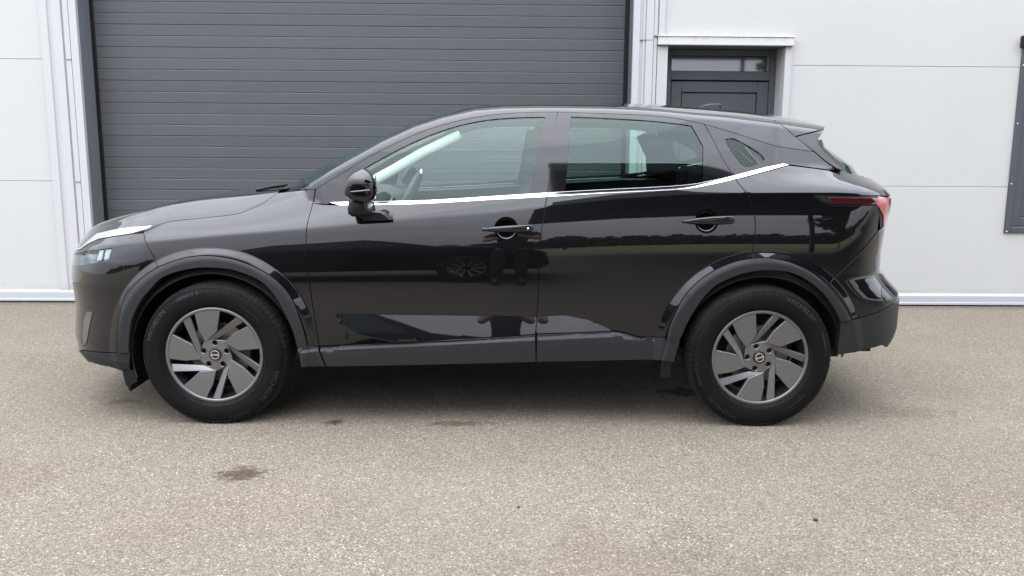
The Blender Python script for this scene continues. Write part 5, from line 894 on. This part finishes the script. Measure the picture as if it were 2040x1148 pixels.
def make_tyre(par):
    n = 240; rows = []
    for r, y in TY:
        row = []
        for k in range(n):
            a = 2*math.pi*k/n; rr = r; yy = y
            if .345 < r and (y < .04 or y > .15) and k % 3 == 0: rr = r-.0045
            elif r > .352 and k % 4 == 0 and .04 <= y <= .15: rr = r-.003
            if .328 < r < .3505 and y < .02 and k % 3 == 0: yy = y+.0022; rr = r-.0015
            x, z = rr*math.cos(a), rr*math.sin(a)
            bul = 0
            if z < -ZW+.02: bul = (-ZW+.02-z)*.35*(1 if r < .35 else .2)
            zf = max(z, -ZW+.0008)
            row.append((x, yy-(bul if yy < .1 else -bul), zf))
        rows.append(row)
    return MB().grid(rows, True).build('tyre', MAT['tyre'], par, True, 38)
def ysw(r): return float(np.interp(r, [.258, .262, .27, .29, .31, .328, .333, .343], [-.010, -.0115, -.0135, -.0165, -.0155, -.0105, -.0095, -.002]))
def ringtext(par, s, size, mid, r0, space=1.0, h=.0016):
    V, F = textmesh(s, size); vs = []
    for x, z in V:
        a = R(mid)-x*space/r0; r = r0+z; vs.append((r*math.cos(a), ysw(r)-h, r*math.sin(a)))
    mesh('lettering', vs, F, MAT['letters'], par)
def make_wheel(x, rot):
    w = empty('wheel', (x, -.895, ZW), 0, car); make_tyre(w); rim = make_rim(w); rim.rotation_euler = (0, R(-rot), 0)
    dm = MB().lathe([(.06, .055), (.072, .052), (.078, .085), (.148, .085), (.148, .11), (.07, .11)], 64); dm.build('brake_disc', MAT['disc'], w, True, 35)
    cb = MB().grid([[(r*math.cos(a), y, r*math.sin(a)) for r, y in ((.10, .075), (.155, .070), (.162, .09), (.155, .13), (.10, .13))] for a in np.linspace(R(-38), R(32), 12)]); cb.build('brake_caliper', MAT['caliper'], w, True, 40)
    MB().lathe([(0, .135), (.196, .135)], 40).build('backing_plate', MAT['dark'], w)
    MB().lathe([(0, .05), (.06, .055), (.065, .14)], 30).build('wheel_hub', MAT['alloy_in'], w, True, 40)
    ringtext(w, 'MICHELIN', .030, 150.5, .3145, 1.28); ringtext(w, 'PRIMACY 4', .019, 111, .316, 1.22, .0012); ringtext(w, 'MICHELIN', .030, -29, .3145, 1.28); ringtext(w, 'PRIMACY 4', .019, -68, .316, 1.22, .0012)
    ringtext(w, '215/65 R17 99V', .013, 48, .285, 1.3, .0010)
    return w
def tree(o, parent):
    c = o.copy(); COL.objects.link(c); c.parent = parent
    for ch in list(o.children): tree(ch, c)
    return c
wF = make_wheel(XF, 0)
wR = tree(wF, car); wR.location = (XR, -.895, ZW)
for ch in wR.children:
    if ch.name.startswith('rim'): ch.rotation_euler = (0, R(-17.5), 0)
    if ch.name.startswith('lettering'): ch.rotation_euler = (0, R(97), 0)
for x, rot in ((XF, 40), (XR, 10)):
    wf_ = tree(wF, car); wf_.location = (x, .895, ZW); wf_.rotation_euler = (0, 0, math.pi)
# ------------------------------------------------------------------ bits lying on the yard
MAT['leaf'] = grime('dry_leaf', (.10, .065, .035), .9, .3, 40).m; MAT['stone'] = M('dark_pebble', (.02, .018, .016), .8).m
mb = MB(); lf = [(-.020, 0), (-.008, .007), (.006, .008), (.021, .001), (.007, -.006), (-.007, -.006)]
mb.v = [(x, y, .0045+.006*abs(y)*60*.02+.004*math.sin(x*120)) for x, y in lf]+[(0, 0, .002)]; mb.f = [(i, (i+1) % 6, 6) for i in range(6)]
lf0 = None
LEAF = [(-.824, 4.113, .3, 1.2, 'curled brown leaf beside the dark spot below the front door sill'), (-.80, 4.135, 1.4, .9, 'second brown leaf scrap touching the dark spot below the front door'), (-1.06, 4.055, 2.2, .8, 'small brown leaf scrap right behind the front tyre'), (-.31, 4.085, .1, 1.3, 'brown twig-like leaf below the middle of the sill'), (-.20, 4.10, 2.8, .9, 'thin dry leaf scrap below the door seam'), (-.26, 4.03, .7, .7, 'tiny dry leaf scrap nearest the photographer below the sill')]
for i, (x, y, a, s, lab) in enumerate(LEAF):
    if lf0 is None: o = lf0 = mb.build('dry_leaf', MAT['leaf'])
    else: o = lf0.copy(); COL.objects.link(o)
    o.location = (x, y, 0); o.rotation_euler = (0, 0, a); o.scale = (s, s*.7, s); tag(o, lab, 'leaf', 'leaf scraps on the asphalt')
for i, (x, y, s, lab) in enumerate(((1.174, 2.987, .009, 'dark pebble alone on the asphalt at the right'), (.075, 3.10, .006, 'small dark pebble on the asphalt near the middle'))):
    bm = bmesh.new(); bmesh.ops.create_icosphere(bm, subdivisions=2, radius=s)
    for v_ in bm.verts: v_.co *= .85+.3*random.random(); v_.co.z *= .6
    me = bpy.data.meshes.new('pebble'); bm.to_mesh(me); bm.free(); o = link('pebble', me, MAT['stone']); o.location = (x, y, s*.45); tag(o, lab, 'pebble', 'pebbles on the asphalt')

# ------------------------------------------------------------------ what stands behind the photographer and shows in the paint
MAT['canopy'] = grime('canopy_sheet', (.028, .031, .032), .8, .25, 2).m; MAT['steel'] = M('grey_steel', (.05, .055, .058), .6).m
cn = empty('canopy', (0, 0, 0)); tag(cn, 'dark open canopy on steel posts across the yard, mirrored in the doors', 'canopy')
mb = MB(); x0, x1, y0, y1, zc = .25, 24, -17.0, -.15, 4.7
n = 120; rows = []
for j, y in enumerate((y0, y1)):
    rows.append([(x0+(x1-x0)*i/n, y, zc+(.05 if (i % 4) < 2 else 0)+.02*(j)) for i in range(n+1)])
mb.grid(rows); mb.grid([[(a, b, c+.12) for a, b, c in r] for r in rows]); mb.build('canopy_roof', MAT['canopy'], cn)
MB().box(x0, x1, y1-.02, y1+.1, zc-.15, zc+.22).box(x0-.1, x0, y0, y1+.1, zc-.15, zc+.22).box(x0, x1, y0-.1, y0, zc-.25, zc+.22).build('canopy_fascia', MAT['steel'], cn)
for x in (8.7, 16.2, 23.5):
    for y in (-16.6,): MB().box(x-.06, x+.06, y-.06, y+.06, 0, zc).build('canopy_post', MAT['steel'], cn)
# second car, dark saloon, side-on behind the photographer
c2 = empty('parked_car', (-1.85, -1.75, 0)); c2.scale = (1, 1, 1.05); tag(c2, 'dark saloon car standing behind the photographer, seen only as a reflection', 'car')
bo = [(-2.3, .35), (-2.32, .75), (-2.2, .92), (-1.6, .98), (-.75, 1.42), (.25, 1.45), (1.05, 1.05), (1.95, .92), (2.25, .72), (2.3, .40), (2.2, .28), (-2.2, .28)]
rows = []
for y, s_ in ((-.9, .86), (-.89, .97), (-.86, 1.0), (.86, 1.0), (.89, .97), (.9, .86)): rows.append([(x*(1 if s_ == 1 else s_*.02+.98), y*(1 if z < 1 else .78), .6+(z-.6)*(1 if s_ == 1 else s_*.3+.7)) for x, z in sm2(bo, 1)])
mb = MB().grid(rows, True); mb.poly(rows[0]); mb.poly(rows[-1][::-1]); mb.build('body', MAT['paint'], c2, True, 30)
for s_ in (1, -1): MB().poly([(x, s_*(.70+.10*(1.42-z)/.4)+.012*s_, z) for x, z in ((-1.35, 1.02), (-.72, 1.36), (.22, 1.39), (.85, 1.03))]).build('side_window', MAT['glass_rear'], c2)
for x in (-1.42, 1.42):
    for s_ in (1, -1):
        w2 = MB().lathe([(.21, -.11), (.30, -.11), (.33, -.08), (.33, .08), (.30, .11), (.21, .11)], 32, c=(x, .82*s_, .33)).build('wheel', MAT['tyre'], c2, True, 40)
        sp_ = MB()
        for k in range(10):
            a = 2*math.pi*k/10; ca, sa = math.cos(a), math.sin(a); q = [(.05, -.012), (.21, -.022), (.21, .022), (.05, .012)]
            sp_.poly([(x+r*ca-t*sa, .925*s_, .33+r*sa+t*ca) for r, t in q])
        sp_.lathe([(.20, .93*s_), (.215, .93*s_)], 32, c=(x, 0, .33)); sp_.build('rim', MAT['emblem'], w2)
# the photographer
MAT['shirt'] = M('dark_shirt', (.018, .018, .020), .9).m; MAT['skin'] = M('skin', (.48, .27, .19), .6).m; MAT['trousers'] = M('dark_trousers', (.03, .03, .035), .9).m; MAT['hair'] = M('dark_hair', (.03, .02, .015), .7).m
pe = empty('person', (.02, -.62, 0)); tag(pe, 'person in dark clothes with both forearms raised, seen only as a reflection', 'person')
def skin(name, pts, edges, mat, par, sub=2):
    me = bpy.data.meshes.new(name); me.from_pydata([p[:3] for p in pts], edges, []); o = link(name, me, mat, par)
    md = o.modifiers.new('skin', 'SKIN'); md.use_smooth_shade = True
    for i, p in enumerate(pts):
        d = me.skin_vertices[0].data[i]; d.radius = (p[3], p[4] if len(p) > 4 else p[3]); d.use_root = (i == 0)
    o.modifiers.new('sub', 'SUBSURF').levels = sub; o.modifiers['sub'].render_levels = sub; return o
bp = [(0, 0, .95, .12, .08), (0, 0, 1.15, .115, .08), (0, .0, 1.36, .175, .11), (0, .01, 1.48, .075, .07), (0, .02, 1.54, .055), (-.19, 0, 1.42, .062), (-.27, .14, 1.19, .046), (-.10, .34, 1.30, .036), (.19, 0, 1.42, .062), (.27, .14, 1.19, .046), (.10, .34, 1.30, .036), (-.10, 0, .88, .092), (-.12, .01, .50, .066), (-.13, -.02, .09, .034), (.10, 0, .88, .092), (.12, .01, .50, .066), (.13, -.02, .09, .034), (-.14, .12, .04, .024), (.14, .12, .04, .024), (0, .03, 1.60, .072, .085), (0, .035, 1.69, .078, .09), (0, .03, 1.755, .05, .06)]
be = [(0, 1), (1, 2), (2, 3), (3, 4), (2, 5), (5, 6), (6, 7), (2, 8), (8, 9), (9, 10), (0, 11), (11, 12), (12, 13), (0, 14), (14, 15), (15, 16), (13, 17), (16, 18), (4, 19), (19, 20), (20, 21)]
body = skin('body', bp, be, MAT['skin'], pe)
cp = [(0, 0, .80, .165, .12), (0, 0, 1.0, .165, .12), (0, 0, 1.15, .16, .12), (0, 0, 1.37, .19, .125), (0, .005, 1.455, .085, .08), (-.20, 0, 1.415, .078), (-.245, .08, 1.29, .066), (.20, 0, 1.415, .078), (.245, .08, 1.29, .066)]
skin('shirt', cp, [(0, 1), (1, 2), (2, 3), (3, 4), (3, 5), (5, 6), (3, 7), (7, 8)], MAT['shirt'], pe)
skin('trousers', [(0, 0, .97, .165, .12), (-.10, 0, .86, .105), (-.12, .01, .50, .080), (-.13, -.02, .04, .062), (.10, 0, .86, .105), (.12, .01, .50, .080), (.13, -.02, .04, .062)], [(0, 1), (1, 2), (2, 3), (0, 4), (4, 5), (5, 6)], MAT['trousers'], pe)
skin('shoes', [(-.13, -.04, .05, .055), (-.14, .14, .035, .045)], [(0, 1)], MAT['trousers'], pe); skin('shoes', [(.13, -.04, .05, .055), (.14, .14, .035, .045)], [(0, 1)], MAT['trousers'], pe)
skin('hair', [(0, .0, 1.69, .088, .085), (0, .015, 1.765, .07, .075)], [(0, 1)], MAT['hair'], pe)
for sx in (-1, 1):
    for k in range(4): MB().tube([(sx*.10, .34+.0, 1.31), (sx*(.085-.0), .385, 1.325+.016*(k-1.5)), (sx*.045, .40, 1.332+.018*(k-1.5))], [.010, .009, .007], 6).build('finger', MAT['skin'], body, True)
    MB().tube([(sx*.10, .34, 1.315), (sx*.08, .365, 1.355), (sx*.06, .37, 1.375)], [.012, .010, .008], 6).build('thumb', MAT['skin'], body, True)
# far edge of the fields: a wood and two nearer trees
MAT['leafy'] = grime('foliage', (.030, .050, .018), .9, .4, .5).m; MAT['bark'] = M('bark', (.06, .045, .035), .9).m
def crown(cx, cy, cz, rx, ry, rz, n, s):
    vs, fs = [], []
    for _ in range(n):
        while True:
            p_ = Vector((random.uniform(-1, 1), random.uniform(-1, 1), random.uniform(-1, 1)))
            if .35 < p_.length < 1 and math.sin(p_.x*7+p_.y*5)+math.sin(p_.z*6+p_.x*3) > -1.2: break
        q = Vector((cx+p_.x*rx, cy+p_.y*ry, cz+p_.z*rz)); a = Vector((random.gauss(0, 1), random.gauss(0, 1), random.gauss(0, 1))).normalized(); b = a.orthogonal().normalized(); k = s*random.uniform(.6, 1.3); i = len(vs)
        vs += [q+b*k, q+a.cross(b)*k*.7, q-b*k, q-a.cross(b)*k*.7]; fs.append((i, i+1, i+2, i+3))
    return vs, fs
V_, F_ = [], []
for i in range(170):
    x = -560+i*6.6; hgt = 15+4*math.sin(x*.011)+2.5*math.sin(x*.04+1)+random.uniform(-1.5, 1.5); v_, f_ = crown(x, -330+random.uniform(-12, 12), hgt*.45, 8, 6, hgt*.55, 130, 3.0); b = len(V_); V_ += v_; F_ += [tuple(b+k for k in q) for q in f_]
tag(mesh('far_wood', V_, F_, MAT['leafy']), kind='stuff')
for x, y, hgt, lab in ((15.5, -27, 8.5, 'rounded green tree behind the yard on the right, mirrored in the rear wing'), (4.5, -70, 6, 'small lone tree out in the meadow, mirrored in the rear door')):
    t = empty('broadleaf_tree', (x, y, -.02)); tag(t, lab, 'tree'); v_, f_ = crown(0, 0, hgt*.62, hgt*.36, hgt*.36, hgt*.38, 2600, hgt*.035); mesh('crown', v_, f_, MAT['leafy'], t)
    MB().tube([(0, 0, 0), (.1, 0, hgt*.3), (0, .1, hgt*.6)], [hgt*.035, hgt*.025, hgt*.012], 8).build('trunk', MAT['bark'], t, True)
